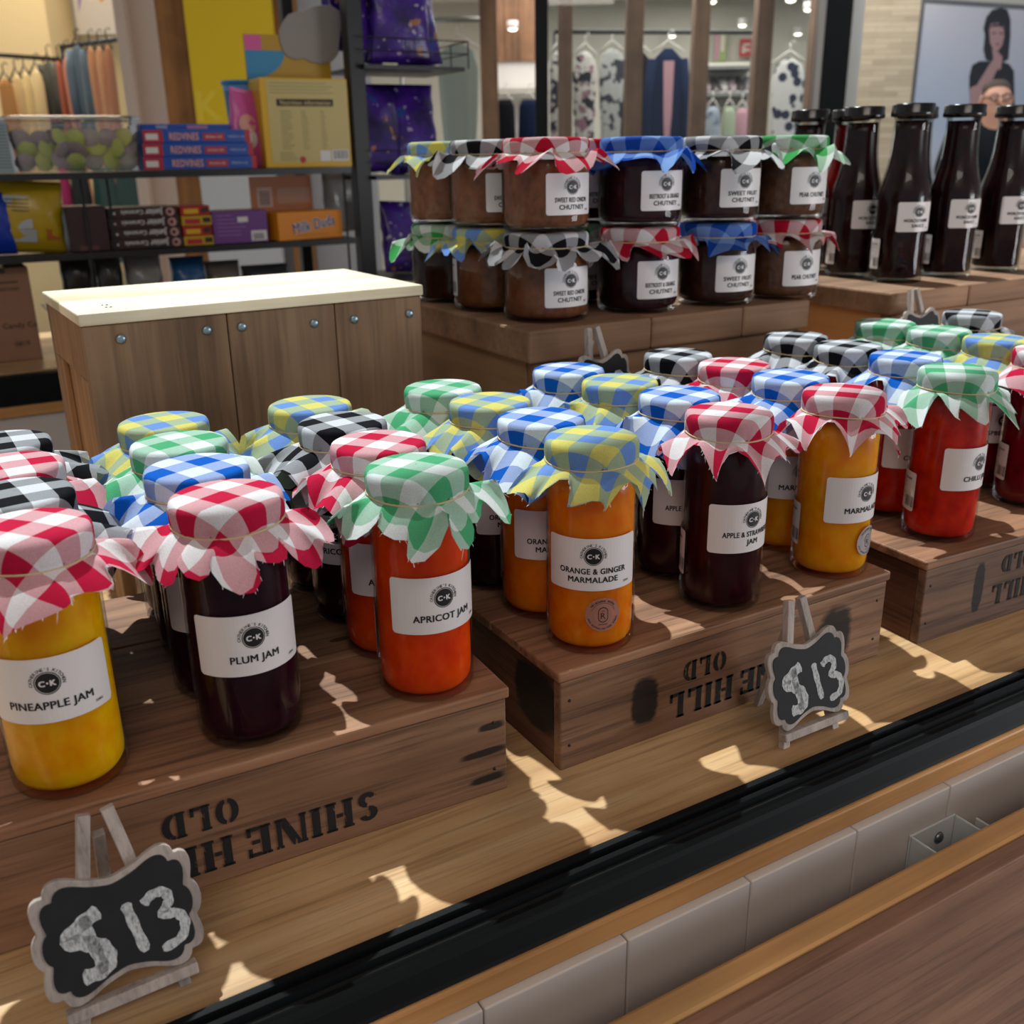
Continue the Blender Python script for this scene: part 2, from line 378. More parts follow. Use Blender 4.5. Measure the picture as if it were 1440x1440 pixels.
# ------------------------------------------------------------------ the setting: ceilings, floor
def struct(name, mb, m, **k):
    o = mb.build(name, m, **k); o['kind'] = 'structure'; return o
M['ceiling'] = plain('white_ceiling', 'd8d4ce', .8)
M['floor'] = plain('grey_mall_tile', '8d8780', .35, vary=.08, scale=2)
b = MB(); b.box(-6, 7, -4, 1.715, 2.62, 2.70); struct('ceiling', b, M['ceiling'])
b = MB(); b.box(-6, 9, 2.66, 4.2, 2.62, 2.70); struct('ceiling_walkway', b, M['ceiling'])
b = MB(); b.box(-8, 14, -4, 14, -1.0, -0.95); struct('floor', b, M['floor'])

# ------------------------------------------------------------------ kiosk counter
t = thing('kiosk_counter', 'oak topped white panelled kiosk counter with black window track along its edge', 'counter', (0, 0, 0))
X0, X1 = -0.75, 2.6
boxpart('worktop', M['oak'], t, X0, X1, .4495, 1.42, -.03, 0, .0008)
tr = MB()
prof = [(.449, .002), (.444, .002), (.4435, -.006), (.4385, -.006), (.438, .0015), (.4335, .0018), (.433, -.006), (.4285, -.006), (.428, -.002), (.4235, -.001), (.420, -.003), (.4180, -.006), (.4135, -.0175), (.4120, -.0195), (.449, -.0195)]
tr.loft([[Vector((x, y, z)) for y, z in prof] for x in (X0, X1)], 0, True, smooth=False)
o = tr.build('window_track', M['black_metal'], t)
bs = MB(); bs.box(X0, X1, .4292, .4325, -.0065, -.0035); bs.build('brush_seal', M['black_soft'], o)
boxpart('oak_trim', M['oak_edge'], t, X0, X1, .4085, .440, -.0375, -.0197, .002)
pn = MB(); pn.box(X0, X1, .412, .43, -.95, -.0378)
pn.build('panel_backing', M['white_panel'], t)
xs = [.3135+.105*i for i in range(-10, 22)]
for xa, xb in zip(xs[:-1], xs[1:]):
    boxpart('wall_board', M['white_panel'], t, xa+.0005, xb-.0005, .403, .413, -.95, -.0380, .0011)
# hanging leaf in front of the counter
t = thing('drop_leaf', 'oak leaf hanging along the front of the kiosk counter below the track', 'leaf', (0, 0, 0))
lf = boxpart('leaf_board', M['oak_dark'], t, -.2, 2.2, .3180, .3318, -.62, -.0305, .001)
boxpart('edge_strip', M['oak_edge'], t, -.2, 2.2, .3320, .3525, -.060, -.030, .003)
# hinge bracket
t = thing('hinge_bracket', 'small pale grey metal hinge bracket screwed to the white panelled front', 'bracket', (.611, .4028, -.078))
b = MB()
hw, d_ = .027, .034
b.box(-hw, hw, -.002, 0, -.03, .012); b.box(-hw, -hw+.002, -d_, -.002, -.03, .012); b.box(hw-.002, hw, -d_, -.002, -.03, .012)
b.box(-hw, hw+.012, -d_-.002, -d_, -.03, .011); b.box(hw+.010, hw+.012, -d_, -.012, -.03, .011)
b.build('bracket_plate', M['bracket'], t, .001)
for x, y, z, ax in ((.008, -.0020, -.003, 'y'), (-hw, -.018, -.010, 'x')):
    s = MB(); s.lathe([(.0052, 0), (.0048, .0015), (.003, .0028), (.0004, .0033)], 16)
    s.build('bolt', M['steel'], t, loc=(x, y, z), rot=(R_(90), 0, 0) if ax == 'y' else (0, R_(-90), 0))

# ------------------------------------------------------------------ old crates
HC = .0837
def glyph(ch):
    """stencil letter as polygons in a 0..w by 0..1 box"""
    def rc(a, b, c, d): return [(a, c), (b, c), (b, d), (a, d)]
    def arc(cx, cy, r0x, r0y, r1x, r1y, a0, a1, n=9):
        o = [(cx+r1x*math.cos(R_(a0+(a1-a0)*i/n)), cy+r1y*math.sin(R_(a0+(a1-a0)*i/n))) for i in range(n+1)]
        i_ = [(cx+r0x*math.cos(R_(a0+(a1-a0)*i/n)), cy+r0y*math.sin(R_(a0+(a1-a0)*i/n))) for i in range(n+1)]
        return [[o[k], o[k+1], i_[k+1], i_[k]] for k in range(n)]
    ser = lambda x0, x1: [rc(x0-.05, x1+.05, 0, .09), rc(x0-.05, x1+.05, .91, 1)]
    if ch == 'I': return .34, [rc(.05, .29, 0, 1)]+ser(.05, .29)
    if ch == 'H': return .86, [rc(.05, .29, 0, 1), rc(.57, .81, 0, 1), rc(.33, .53, .44, .57)]+ser(.05, .29)+ser(.57, .81)
    if ch == 'L': return .70, [rc(.05, .29, 0, 1), rc(.33, .66, 0, .14), rc(.54, .66, 0, .34)]+ser(.05, .29)
    if ch == 'E': return .74, [rc(.05, .29, 0, 1), rc(.33, .68, 0, .13), rc(.33, .68, .87, 1), rc(.33, .56, .44, .57), rc(.57, .69, 0, .3), rc(.57, .69, .7, 1)]+ser(.05, .29)
    if ch == 'N': return .92, [rc(.03, .17, 0, 1), rc(.74, .88, 0, 1), [(.20, 1), (.42, 1), (.72, .30), (.72, 0), (.60, 0), (.20, .86)]]+ser(.04, .16)+ser(.75, .87)
    if ch == 'O': return .84, arc(.40, .5, .13, .36, .37, .5, 98, 262)+arc(.44, .5, .13, .36, .37, .5, -82, 82)
    if ch == 'D': return .82, [rc(.05, .29, 0, 1)]+arc(.36, .5, .16, .36, .42, .5, -88, 88)+ser(.05, .29)
    if ch == ' ': return .10, []
    if ch == 'S': return .66, arc(.33, .74, .08, .12, .30, .26, 20, 262)+arc(.33, .26, .08, .12, .30, .26, -160, 82)
    return .35, []
def stencil(text, cap):
    fl = Flat(); x = 0
    for ch in text:
        wd, ps = glyph(ch)
        for p_ in ps: fl.add([(x+px*cap, py*cap) for px, py in p_], [tuple(range(len(p_)))], 0)
        x += (wd+.12)*cap
    fl.w = x; return fl
def crate(label, fx, fy, yaw, W, anchor_right, rows, spots, side_spots, wd=None):
    x0 = fx-W*math.cos(yaw) if anchor_right else fx; y0 = fy-W*math.sin(yaw) if anchor_right else fy
    t = thing('wooden_crate', label, 'crate', (x0, y0, 0), yaw, 'old stencilled crates under the jam jars')
    D = .30; th = .0095; zt = HC-.0085
    fm = wood('crate_front_%d' % len(bpy.data.materials), *(wd or ('5e4130', '88634a', 'a48064')), 'X', 1, .65, spots=[('x', x-W/2, z-zt/2, rx, rz, sf) for x, z, rx, rz, sf in spots], knots=.09)
    boxpart('front_board', fm, t, 0, W, 0, th, 0, zt-.0006, .0012)
    boxpart('back_board', M['crate'], t, 0, W, D-th, D, 0, zt-.0006, .0012)
    sm = wood('crate_side_%d' % len(bpy.data.materials), '3e241b', '5f3a2b', '7d523f', 'Y', 1, .65, spots=[('y', y-D/2, z-zt/2, rx, rz, sf) for y, z, rx, rz, sf in side_spots])
    boxpart('side_board', sm, t, .0006, th, th+.0003, D-th-.0003, 0, zt-.0006, .0012)
    boxpart('side_board', M['crate_side'], t, W-th, W-.0006, th+.0003, D-th-.0003, 0, zt-.0006, .0012)
    for ya, yb in ((-.0015, .098), (.0995, .199), (.2005, D+.001)):
        boxpart('lid_plank', M['crate'], t, -.0025, W+.0025, ya, yb, zt, HC, .0016)
    fl = Flat()
    for txt, ur, vt, cap in rows:          # read upside down: starts at ur on the right, runs left; vt = edge nearest the lid
        g = stencil(txt, cap)
        for (x, y, l) in g.v: fl.v.append((ur-x, vt-y, l))
        bb = len(fl.v)-len(g.v); fl.f += [[bb+i for i in f] for f in g.f]; fl.m += g.m
    if rows: link('stencil_lettering', fl.mesh('stencil_lettering', flatfn(), [M['stencil']]), t)
    nm = MB()
    for x in (.008, W-.010):
        for z in (.02, .058):
            n_ = MB(); n_.lathe([(.0014, 0), (.0012, .0004), (.0002, .0005)], 8)
            n_.build('nail', M['ink'], t, loc=(x, -.0001, z), rot=(R_(90), 0, 0))
    return t
# row placement: (text, right edge u, edge nearest the counter v, cap height); upside-down letters rise from v down
crate('old reddish wood crate stencilled SHINE HILL under the pineapple, plum and apricot jam', .30336, .53766, -.04257, .3456, True,
      [('SHINE HILL', .3456-.099, .0335, .0225), ('OLD', .3456-.190, .0605, .0185)], [(.334, .056, .010, .003, .5), (.328, .036, .018, .003, .5), (.33, .014, .014, .003, .5)], [])
crate('old reddish wood crate with black paint smudges under the orange ginger and apple jam jars', .34763, .53488, 0, .3456, False,
      [('SHINE HILL', .266, .0335, .0225), ('OLD', .160, .0585, .0175)], [(.078, .036, .0125, .020, .35), (.284, .036, .020, .028, .4)], [(.036, .046, .030, .026, .25)])
crate('greyer old wood crate at the right end, under the chilli jam jar', .74139, .5308, -.04052, .44, False,
      [('SHINE HILL', .250, .0385, .0210), ('OLD', .152, .0675, .0180)], [(.076, .041, .007, .025, .25)], [], ('453126', '644a3a', '80634e'))

# ------------------------------------------------------------------ jam jars
def cloth_mesh(R, ztop, zband, half, rot, seed, rb=None, front=0, back=0, side=0, b0=48, threads=0, corner=28, rmin=.0345, sq=None, amp=1.0, Ls=.025):
    q = random.Random(seed); nt = 88; mb = MB(); rb = rb or R*.965
    prof = [(0.0005, 0), (R*.35, .0002), (R*.7, .0006), (R*.90, .0010), (R*.96, .0020), (R*.99, .0042), (R, .007), (R*.995, .012)]
    hgt = ztop-zband
    prof += [(R*.985, hgt*.86), (rb, hgt)]
    prof = [(r, d) for r, d in prof if d <= hgt]
    s = 0; arcs = []
    for i, (r, d) in enumerate(prof):
        if i: s += math.hypot(r-prof[i-1][0], d-prof[i-1][1])
        arcs.append(s)
    f1, f2, f3 = q.choice((6, 7, 8)), q.choice((10, 11, 13)), q.choice((3, 4, 5)); p1, p2, p3, p4 = [q.uniform(0, 2*PI) for _ in range(4)]
    a1, a2 = q.uniform(.8, 1.2), q.uniform(.5, .9)
    ox, oy = q.uniform(0, .04), q.uniform(0, .04)
    NS = 11; rings = []; uvs = []
    for i, (r, d) in enumerate(prof):
        ring = []
        for k in range(nt):
            th = 2*PI*k/nt; gath = max(0, (d/hgt-.35))*.0013*math.sin(24*th+p1)*math.sin(5*th+p2)
            rr = r+gath; ring.append(Vector((rr*math.cos(th), rr*math.sin(th), ztop-d))); uvs.append((ox+arcs[i]*math.cos(th-rot), oy+arcs[i]*math.sin(th-rot)))
        rings.append(ring)
    sb = arcs[-1]; cols = []
    for k in range(nt):
        th = 2*PI*k/nt; sqr = rot if sq is None else sq; c, sn = math.cos(th-sqr), math.sin(th-sqr)
        cr0 = max(0, abs(math.sin(2*(th-sqr)))-.35)/.65; L = Ls*(.80+.42*cr0+.10*math.sin(3*th+p3))
        cornr = max(0, abs(math.sin(2*(th-sqr)))-.55)/.45
        w1 = math.sin(f1*th+p1)*a1; w2 = math.sin(f2*th+p2)*a2; w3 = math.sin(f3*th+p3)
        be = b0+amp*(20*w1+14*w2)+6*w3-corner*cornr
        tight = max(front*max(0, -math.sin(th))**3.2, back*max(0, math.sin(th))**3.2, side*abs(math.cos(th))**1.5)
        be = be*(1-tight)+84*tight
        cols.append((th, L, R_(be), w1, w2, tight))
    pos = [[0, 0] for _ in range(nt)]
    rr_ = [rb]*nt; zz = [zband]*nt
    for j in range(1, NS+1):
        ring = []; fj = j/NS
        for k in range(nt):
            th, L, be, w1, w2, tg = cols[k]; dt = L/NS
            b_ = be*(.62+.5*fj)
            rr_[k] += dt*math.cos(b_); zz[k] -= dt*math.sin(b_)
            fold = amp*(.0080*w2+.0066*w1)*fj*(1-.8*tg)
            r = max(rmin, rr_[k]+fold); tt = th+.10*fj*math.sin(f2*th+p4)*(1-tg)
            ring.append(Vector((r*math.cos(tt), r*math.sin(tt), zz[k]-amp*.0050*fj*w2*(1-tg))))
            sl = sb+L*fj; uvs.append((ox+sl*math.cos(th-rot), oy+sl*math.sin(th-rot)))
        rings.append(ring)
    mb.loft(rings, 0, False)
    edge = rings[-1]; prev = rings[-2]
    for i in range(threads):
        k = q.randrange(nt); f = q.random(); e = edge[k].lerp(edge[(k+1) % nt], f); d = (edge[k]-prev[k]).normalized()
        d = (d+Vector((q.uniform(-.7, .7), q.uniform(-.7, .7), q.uniform(-.9, .3)))).normalized(); L = q.uniform(.001, .0035) if q.random() < .92 else q.uniform(.005, .009)
        sd = d.cross(Vector((0, 0, 1))).normalized()*.00016; m_ = e+d*L*.5+Vector((0, 0, q.uniform(-.0008, .0008)))
        mb.add([e-sd, e+sd, m_+sd, m_-sd, e+d*L], [(0, 1, 2, 3), (3, 2, 4)], 1); uvs += [(0, 0)]*5
    mb.uv = uvs
    return mb, rb
ART = {}
NAMES = {'pineapple': ['PINEAPPLE JAM'], 'plum': ['PLUM JAM'], 'apricot': ['APRICOT JAM'], 'ginger': ['ORANGE & GINGER', 'MARMALADE'], 'berry': ['APPLE & STRAWBERRY', 'JAM'],
         'marmalade': ['MARMALADE'], 'chilli': ['CHILLI JAM'], 'raspberry': ['RASPBERRY JAM'], 'onion': ['SWEET RED ONION', 'CHUTNEY'], 'beet': ['BEETROOT & ORANGE', 'CHUTNEY'],
         'fruit': ['SWEET FRUIT', 'CHUTNEY'], 'pear': ['PEAR CHUTNEY'], 'sauce': ['WORCESTERSHIRE', 'SAUCE']}
def label_art(key, w=.074, h=.0405, k=1.0):
    lines = NAMES[key]; fl = Flat(); fl.panel(w, h, .0028)
    two = len(lines) == 2; cy = .0075*k if two else .0058*k
    cy = h*.17 if two else h*.12
    fl.ring(0, cy, .0066*k, .0071*k, 1); fl.disc(0, cy, .0062*k, 1)
    fl.text('C', -.0029*k, cy-.0017*k, .0034*k, 0, .06, layer=2); fl.text('K', .0029*k, cy-.0017*k, .0034*k, 0, .06, layer=2); fl.disc(0, cy, .0006*k, 0, 12, layer=2)
    fl.arc_text("CATHERINE'S KITCHEN", 0, cy, .0078*k, .0019*k, 1, R_(190))
    mw = w*.64
    if two: fl.text(lines[0], 0, cy-.0138*k, .0043*k, 1, .042, mw*1.08); fl.text(lines[1], 0, cy-.0205*k, .0043*k, 1, .042, mw)
    else: fl.text(lines[0], 0, cy-.0162*k, .0047*k, 1, .042, mw)
    fl.text('320G', w*.36, -h*.40, .0016*k, 1, .01)
    return fl
def back_art(w=.040, h=.038):
    fl = Flat(); fl.panel(w, h, .002, nu=14); q = random.Random(5)
    for i in range(11): fl.rect(-w*.42, w*(-.42+q.uniform(.3, .6)), h*(.38-.058*i)-.0004, h*(.38-.058*i)+.0004, 2, nu=4)
    for i in range(12): fl.rect(w*.18+i*.0011, w*.18+i*.0011+q.choice((.0003, .0006)), -h*.4, -h*.12, 1)
    fl.text('CATHERINE', w*.22, h*.3, .0018, 1, .01, w*.3)
    return fl
def medal_art(word):
    fl = Flat(); fl.disc(0, 0, .0135, 0, 40, layer=0)
    fl.arc_text('MELBOURNE ROYAL', 0, 0, .0103, .0015, 1, R_(100))
    fl.arc_text('2022 AUSTRALIAN FOOD AWARDS', 0, 0, .0105, .0013, 1, R_(150), mid=-PI/2, inside=True)
    fl.ring(0, 0, .0092, .0094, 1, a0=R_(20), a1=R_(160))
    pts = []
    for cy, a0 in ((.0022, 0), (-.0022, 180)):
        pts += [(.0036*math.cos(R_(a0+180*i/12)), cy+.0036*math.sin(R_(a0+180*i/12))) for i in range(13)]
    n = len(pts); fl.add([(x*1.05, y*1.05) for x, y in pts]+[(x*.93, y*.95) for x, y in pts], [(i, (i+1) % n, n+(i+1) % n, n+i) for i in range(n)], 1)
    fl.text('M', 0, .0021, .0016, 1, .0); fl.text('R', 0, -.0032, .0048, 1, -.005); fl.text(word, 0, -.0082, .0011, 1, .0)
    return fl
JR = .0335
_share = {}
def shared(key, fn):
    if key not in _share: _share[key] = fn()
    return _share[key]
def jar_glass():
    b = MB(); b.lathe([(.0005, .0012), (.022, .0010), (.0275, 0), (.0315, .0010), (.0333, .0040), (JR, .009), (JR, .124), (.0328, .131), (.0305, .1375), (.0298, .141), (.0298, .1465)], 48, cap=False)
    b.lathe([(.0291, .0142), (.0291, .0143)], 8, cap=False)
    m = b.mesh('glass_jar'); m.materials.append(M['glass']); return m
def jar_lid():
    b = MB(); b.lathe([(.0310, .1445), (.0332, .1448), (.0334, .1570), (.0322, .1587), (.0005, .1591)], 36, cap=False)
    m = b.mesh('lid'); m.materials.append(M['tin']); return m
def jam_mesh(k):
    b = MB(); b.lathe([(.0005, .0045), (.024, .0045), (.0290, .0062), (.0312, .0100), (.0318, .016), (.0318, .123), (.0308, .130), (.0292, .1355), (.0005, .1360)], 40, cap=False)
    m = b.mesh('jam'); m.materials.append(J[k]); return m
def jam_jar(x, y, cap, fill, name, az, label, seed, rot=0, group=None, medal=None, front=.2, back=1, side=.0, threads=0, z=HC, b0=46, half=.068, corner=14, sq=None, Ls=.026):
    t = thing('jam_jar', label, 'jam jar', (x, y, z), 0, group)
    link('glass_jar', shared('jg', jar_glass), t)
    link('jam', shared('jam'+fill, lambda: jam_mesh(fill)), t)
    link('lid', shared('jl', jar_lid), t)
    link('front_label', shared('lab'+name, lambda: label_art(name).mesh('front_label', wrap(JR, .0735), [M['label'], M['ink'], M['grey_ink']])), t, rot=(0, 0, R_(az)))
    link('nutrition_label', shared('backlab', lambda: back_art().mesh('nutrition_label', wrap(JR, .045), [M['label'], M['ink'], M['grey_ink']])), t, rot=(0, 0, R_(az-138)))
    if medal:
        link('award_sticker', shared('med'+medal, lambda: medal_art('BRONZE' if medal == 'copper' else 'SILVER').mesh('award_sticker', wrap(JR, .034), [M[medal], M['ink']])), t, rot=(0, 0, R_(az+13)))
    mb, rb = cloth_mesh(.0345, .1615, .1440, half, rot, seed, front=front, back=back, side=side, threads=threads, b0=b0, corner=corner, sq=sq, Ls=Ls)
    mb.build('cloth_cover', [GW[cap], M['thread']], t)
    eb = MB(); eb.tube([(.0339*math.cos(a_*2*PI/40), .0339*math.sin(a_*2*PI/40),   .1442+.0008*math.sin(a_*2*PI/40*2+seed)) for a_ in range(41)], .00075, 6, cap=False)
    eb.build('elastic_band', M['band'], t)
    return t
G1 = 'jam jars standing on the old crates'
CN = {'red': 'red gingham', 'green': 'green gingham', 'blue': 'blue gingham', 'black': 'black gingham', 'yellow': 'yellow and blue gingham'}
ORD = ['', 'second', 'third', 'last']
def column(key, fname, jars):
    for i, (x, y, cap, fill, az, rot, kw) in enumerate(jars):
        if i == 0: lb = 'jar of %s with %s cap, front row' % (fname, CN[cap])
        elif i == 1: lb = '%s capped jar directly behind the front %s jar' % (CN[cap], fname)
        elif i == 2: lb = '%s capped jar, third back in the %s row' % (CN[cap], fname)
        else: lb = '%s capped jar, farthest back in the %s row' % (CN[cap], fname)
        d = dict(front=.1 if i == 0 else .9, back=1, threads=60 if i == 0 else (20 if i == 1 else 0))
        if i: d.update(sq=R_(rnd.uniform(-7, 7)), Ls=.039, b0=36, corner=8)
        d.update(kw)
        jam_jar(x, y, cap, fill, key, az, lb, hash_(key)+i*17, rot=R_(rot), group=G1, **d)
def hash_(s): return sum(ord(c)*(i+3) for i, c in enumerate(s))
column('pineapple', 'pineapple jam', [(.0265, .590, 'red', 'pineapple', -10, 38, dict()), (.027, .661, 'black', 'pineapple', -4, 8, {}), (.030, .731, 'red', 'pineapple', 0, 5, {}), (.030, .801, 'black', 'pineapple', 3, 3, {})])
column('plum', 'plum jam', [(.137, .5845, 'red', 'plum', -2, 25, dict()), (.1365, .655, 'blue', 'plum', -8, 20, {}), (.141, .725, 'green', 'plum', 0, 15, {}), (.145, .795, 'yellow', 'plum', 2, 12, {})])
column('apricot', 'apricot jam', [(.2603, .5748, 'green', 'apricot', 0, 30, dict()), (.263, .645, 'red', 'apricot', -8, 35, {}), (.263, .715, 'black', 'dark', -38, 8, {}), (.2615, .785, 'yellow', 'dark', -70, 6, {})])
column('ginger', 'orange and ginger marmalade', [(.398, .571, 'yellow', 'ginger', -31, 33, dict(medal='copper')), (.3985, .641, 'blue', 'ginger', -8, 25, {}), (.392, .711, 'yellow', 'dark', 10, 22, {}), (.383, .781, 'green', 'dark', 0, 25, {})])
column('berry', 'apple and strawberry jam', [(.530, .5725, 'red', 'berry', 1, 32, {}), (.538, .643, 'blue', 'berry', -10, 15, {}), (.527, .713, 'yellow', 'berry', 0, 30, {}), (.518, .783, 'blue', 'berry', 0, 25, {})])
column('marmalade', 'plain marmalade', [(.6573, .5715, 'red', 'marmalade', 2, 34, dict(medal='silver')), (.666, .642, 'blue', 'marmalade', -16, 12, dict(medal='silver')), (.663, .713, 'red', 'marmalade', 0, 30, {}), (.652, .784, 'black', 'marmalade', 0, 18, {})])
column('chilli', 'chilli jam', [(.8105, .5757, 'green', 'chilli', 5, 40, dict()), (.828, .648, 'blue', 'chilli', -8, 20, {}), (.827, .720, 'black', 'chilli', 0, 14, {}), (.825, .792, 'black', 'chilli', 0, 30, {})])
column('raspberry', 'raspberry jam', [(.968, .587, 'red', 'raspberry', 2, 35, {}), (.984, .657, 'yellow', 'raspberry', -24, 20, {}), (.982, .728, 'green', 'raspberry', 0, 16, {}), (.976, .798, 'green', 'raspberry', 0, 28, {})])
jam_jar(1.118, .785, 'black', 'raspberry', 'raspberry', 0, 'black gingham capped jar cut off by the right edge of the photo', 91, rot=R_(30), group=G1, back=.3)
jam_jar(.152, .880, 'blue', 'dark', 'plum', 8, 'blue gingham capped dark jar standing low on the worktop behind the left crate', 77, rot=R_(20), z=0, front=.9, group='jars on the worktop behind the crate')
jam_jar(.190, .950, 'yellow', 'dark', 'plum', 8, 'yellow and blue capped jar low on the worktop against the pallet box', 78, rot=R_(10), z=0, front=.9, group='jars on the worktop behind the crate')

# ------------------------------------------------------------------ pallet box, riser, stands
t = thing('pallet_box', 'tall box of grey pallet boards with a pale sunlit lid', 'box', (.121, .995, 0), .030)
W, D, HD = .350, .21, .305
b0_ = .0
for xa, xb in ((0, .1345), (.1355, .2485), (.2495, W)):
    boxpart('front_board', M['pallet'], t, xa, xb, 0, .016, 0, HD-.0118, .0015)
boxpart('back_board', M['pallet'], t, 0, W, D-.016, D, 0, HD-.0118, .0015)
for xs_ in (0, W-.018):
    boxpart('side_panel', M['pallet_side'], t, xs_+.006, xs_+.014, .0163, D-.0163, 0, HD-.0118, .0008)
    for ya, yb in ((.0163, .050), (D-.052, D-.0163)):
        boxpart('corner_post', M['pallet_side'], t, xs_ if xs_ == 0 else xs_+.0142, xs_+.0058 if xs_ == 0 else xs_+.018, ya, yb, 0, HD-.0655, .001)
    boxpart('top_rail', M['pallet_side'], t, xs_ if xs_ == 0 else xs_+.0142, xs_+.0058 if xs_ == 0 else xs_+.018, .0163, D-.0163, HD-.065, HD-.0118, .001)
boxpart('lid_board', M['ply'], t, -.002, W+.002, -.003, .104, HD-.0112, HD, .0015)
boxpart('lid_board', M['ply'], t, -.002, W+.002, .1055, D+.002, HD-.0110, HD, .0015)
for x in (.033, .114, .149, .225, .270, .335):
    s = MB(); s.lathe([(.0046, 0), (.0046, .0012), (.0030, .0022), (.0004, .0024)], 12); s.build('screw', M['screw'], t, loc=(x, -.0001, HD-.026-.004*(x > .2)), rot=(R_(90), 0, 0))
for x, y in ((.012, .03), (.012, .012)):
    s = MB(); s.lathe([(.0036, 0), (.003, .0006), (.0004, .0008)], 10); s.build('screw', M['steel'], t, loc=(x+.02, y+.02, HD))
def stand(label, x, y, w_, d_, z0, z1, side, cols, plank=.036):
    t = thing('display_stand', label, 'stand', (x, y, z0), 0, 'wooden display stands behind the crates')
    h = z1-z0
    boxpart('front_board', M['stand'], t, .010, w_-.010, .006, .022, 0, h-plank-.001, .0015)
    boxpart('side_board', side, t, .008, .0095, .022, d_-.006, 0, h-plank-.001, .0003)
    boxpart('end_block', M['stand'], t, .0095, w_-.0095, .0225, d_-.006, 0, h-plank-.001, .001)
    n = len(cols)
    for i, (a_, c_) in enumerate(cols): boxpart('top_plank', M['stand'], t, a_, c_, 0, d_, h-plank, h, .003)
    return t
ZE, ZF, ZR = .258, .255, .152
t = thing('riser', 'low dark wooden riser on the worktop carrying the display stands', 'riser', (.545, .845, 0))
boxpart('riser_top', M['stand'], t, 0, 1.55, 0, .50, .128, ZR, .002); boxpart('riser_front', M['stand'], t, .02, 1.53, .05, .065, 0, .1275, .002); boxpart('riser_side', M['stand_pale'], t, .02, .035, .066, .48, 0, .1275, .002); boxpart('riser_side', M['stand'], t, 1.515, 1.53, .066, .48, 0, .1275, .002)
stand('wooden display stand carrying the two tiers of chutney jars',   .554, .914, .418, .40, ZR, ZE, M['stand_pale'], ((0, .165), (.166, .305), (.306, .418)))
stand('wooden display stand carrying the dark sauce bottles', 1.118, .908, .72, .36, ZR, ZF, M['stand_warm'], ((0, .16), (.161, .45), (.451, .72)), .030)

# ------------------------------------------------------------------ chutney jars
CR = .0490
def cj_glass():
    b = MB(); b.lathe([(.0005, .0015), (.038, .0012), (.0425, 0), (.0468, .0018), (.0485, .0060), (CR, .012), (CR, .064), (.0478, .071), (.0450, .0765), (.0440, .080), (.0440, .084)], 48, cap=False)
    m = b.mesh('glass_jar'); m.materials.append(M['glass']); return m
def cj_fill(k):
    b = MB(); b.lathe([(.0005, .005), (.040, .005), (.0452, .0085), (.0470, .014), (.0470, .063), (.0455, .070), (.0432, .0745), (.0005, .075)], 40, cap=False)
    m = b.mesh('chutney'); m.materials.append(J[k]); return m
def cj_lid():
    b = MB(); b.lathe([(.0450, .0815), (.0468, .0818), (.0468, .0945), (.0455, .0958), (.0005, .0962)], 36, cap=False)
    m = b.mesh('lid'); m.materials.append(M['tin']); return m
def chutney(x, y, tier, cap, fill, name, az, label, seed, rot=0, **kw):
    t = thing('chutney_jar', label, 'chutney jar', (x, y, ZE+.0985*tier), 0, 'chutney jars stacked in two tiers')
    link('glass_jar', shared('cg', cj_glass), t); link('chutney', shared('cf'+fill, lambda: cj_fill(fill)), t); link('lid', shared('cl', cj_lid), t)
    link('front_label', shared('clab'+name, lambda: label_art(name, .062, .043, 1.12).mesh('front_label', wrap(CR, .0395), [M['label'], M['ink'], M['grey_ink']])), t, rot=(0, 0, R_(az)))
    link('nutrition_label', shared('cback', lambda: back_art(.05, .044).mesh('nutrition_label', wrap(CR, .040), [M['label'], M['ink'], M['grey_ink']])), t, rot=(0, 0, R_(az-150)))
    d = dict(front=.0, back=.3, b0=32, corner=12, rmin=.0492, Ls=.027); d.update(kw)
    mb, rb = cloth_mesh(.0482, .0982, .0812, .083, rot, seed, **d)
    mb.build('cloth_cover', [GB[cap], M['thread']], t)
    eb = MB(); eb.tube([(.0474*math.cos(a_*2*PI/40), .0474*math.sin(a_*2*PI/40), .0814) for a_ in range(41)], .0007, 6, cap=False); eb.build('elastic_band', M['band'], t)
CJ = [('upper', 1), ('lower', 0)]
P1, P2, P3, P4, P5, P6 = (.6205, .985), (.748, .980), (.862, .972), (.966, .965), (.6115, 1.094), (.606, 1.200)
chutney(*P1, 0, 'black', 'brown', 'onion', 2, 'black gingham capped sweet red onion chutney jar at the front of the lower tier', 3, R_(5), threads=40)
chutney(*P1, 1, 'red', 'brown', 'onion', 4, 'red gingham capped sweet red onion chutney jar at the front of the upper tier', 4, R_(12), threads=60)
chutney(*P2, 0, 'red', 'beet', 'beet', -2, 'red gingham capped beetroot and orange chutney jar in the lower tier', 5, R_(30))
chutney(*P2, 1, 'blue', 'beet', 'beet', 0, 'blue gingham capped beetroot and orange chutney jar in the upper tier', 6, R_(40))
chutney(*P3, 0, 'blue', 'fruit', 'fruit', -4, 'blue gingham capped sweet fruit chutney jar in the lower tier', 7, R_(30))
chutney(*P3, 1, 'black', 'fruit', 'fruit', -4, 'black gingham capped sweet fruit chutney jar in the upper tier', 8, R_(20), threads=20)
chutney(*P4, 0, 'red', 'pear', 'pear', -4, 'red gingham capped pear chutney jar at the right end of the lower tier', 9, R_(42))
chutney(*P4, 1, 'green', 'pear', 'pear', -2, 'green gingham capped pear chutney jar at the right end of the upper tier', 10, R_(35))
chutney(*P5, 0, 'yellow', 'brown', 'onion', 30, 'yellow and blue capped brown chutney jar, second along the left side of the lower tier', 11, R_(10))
chutney(*P5, 1, 'black', 'brown', 'onion', 0, 'black gingham capped brown chutney jar, second along the left side of the upper tier', 12, R_(40))
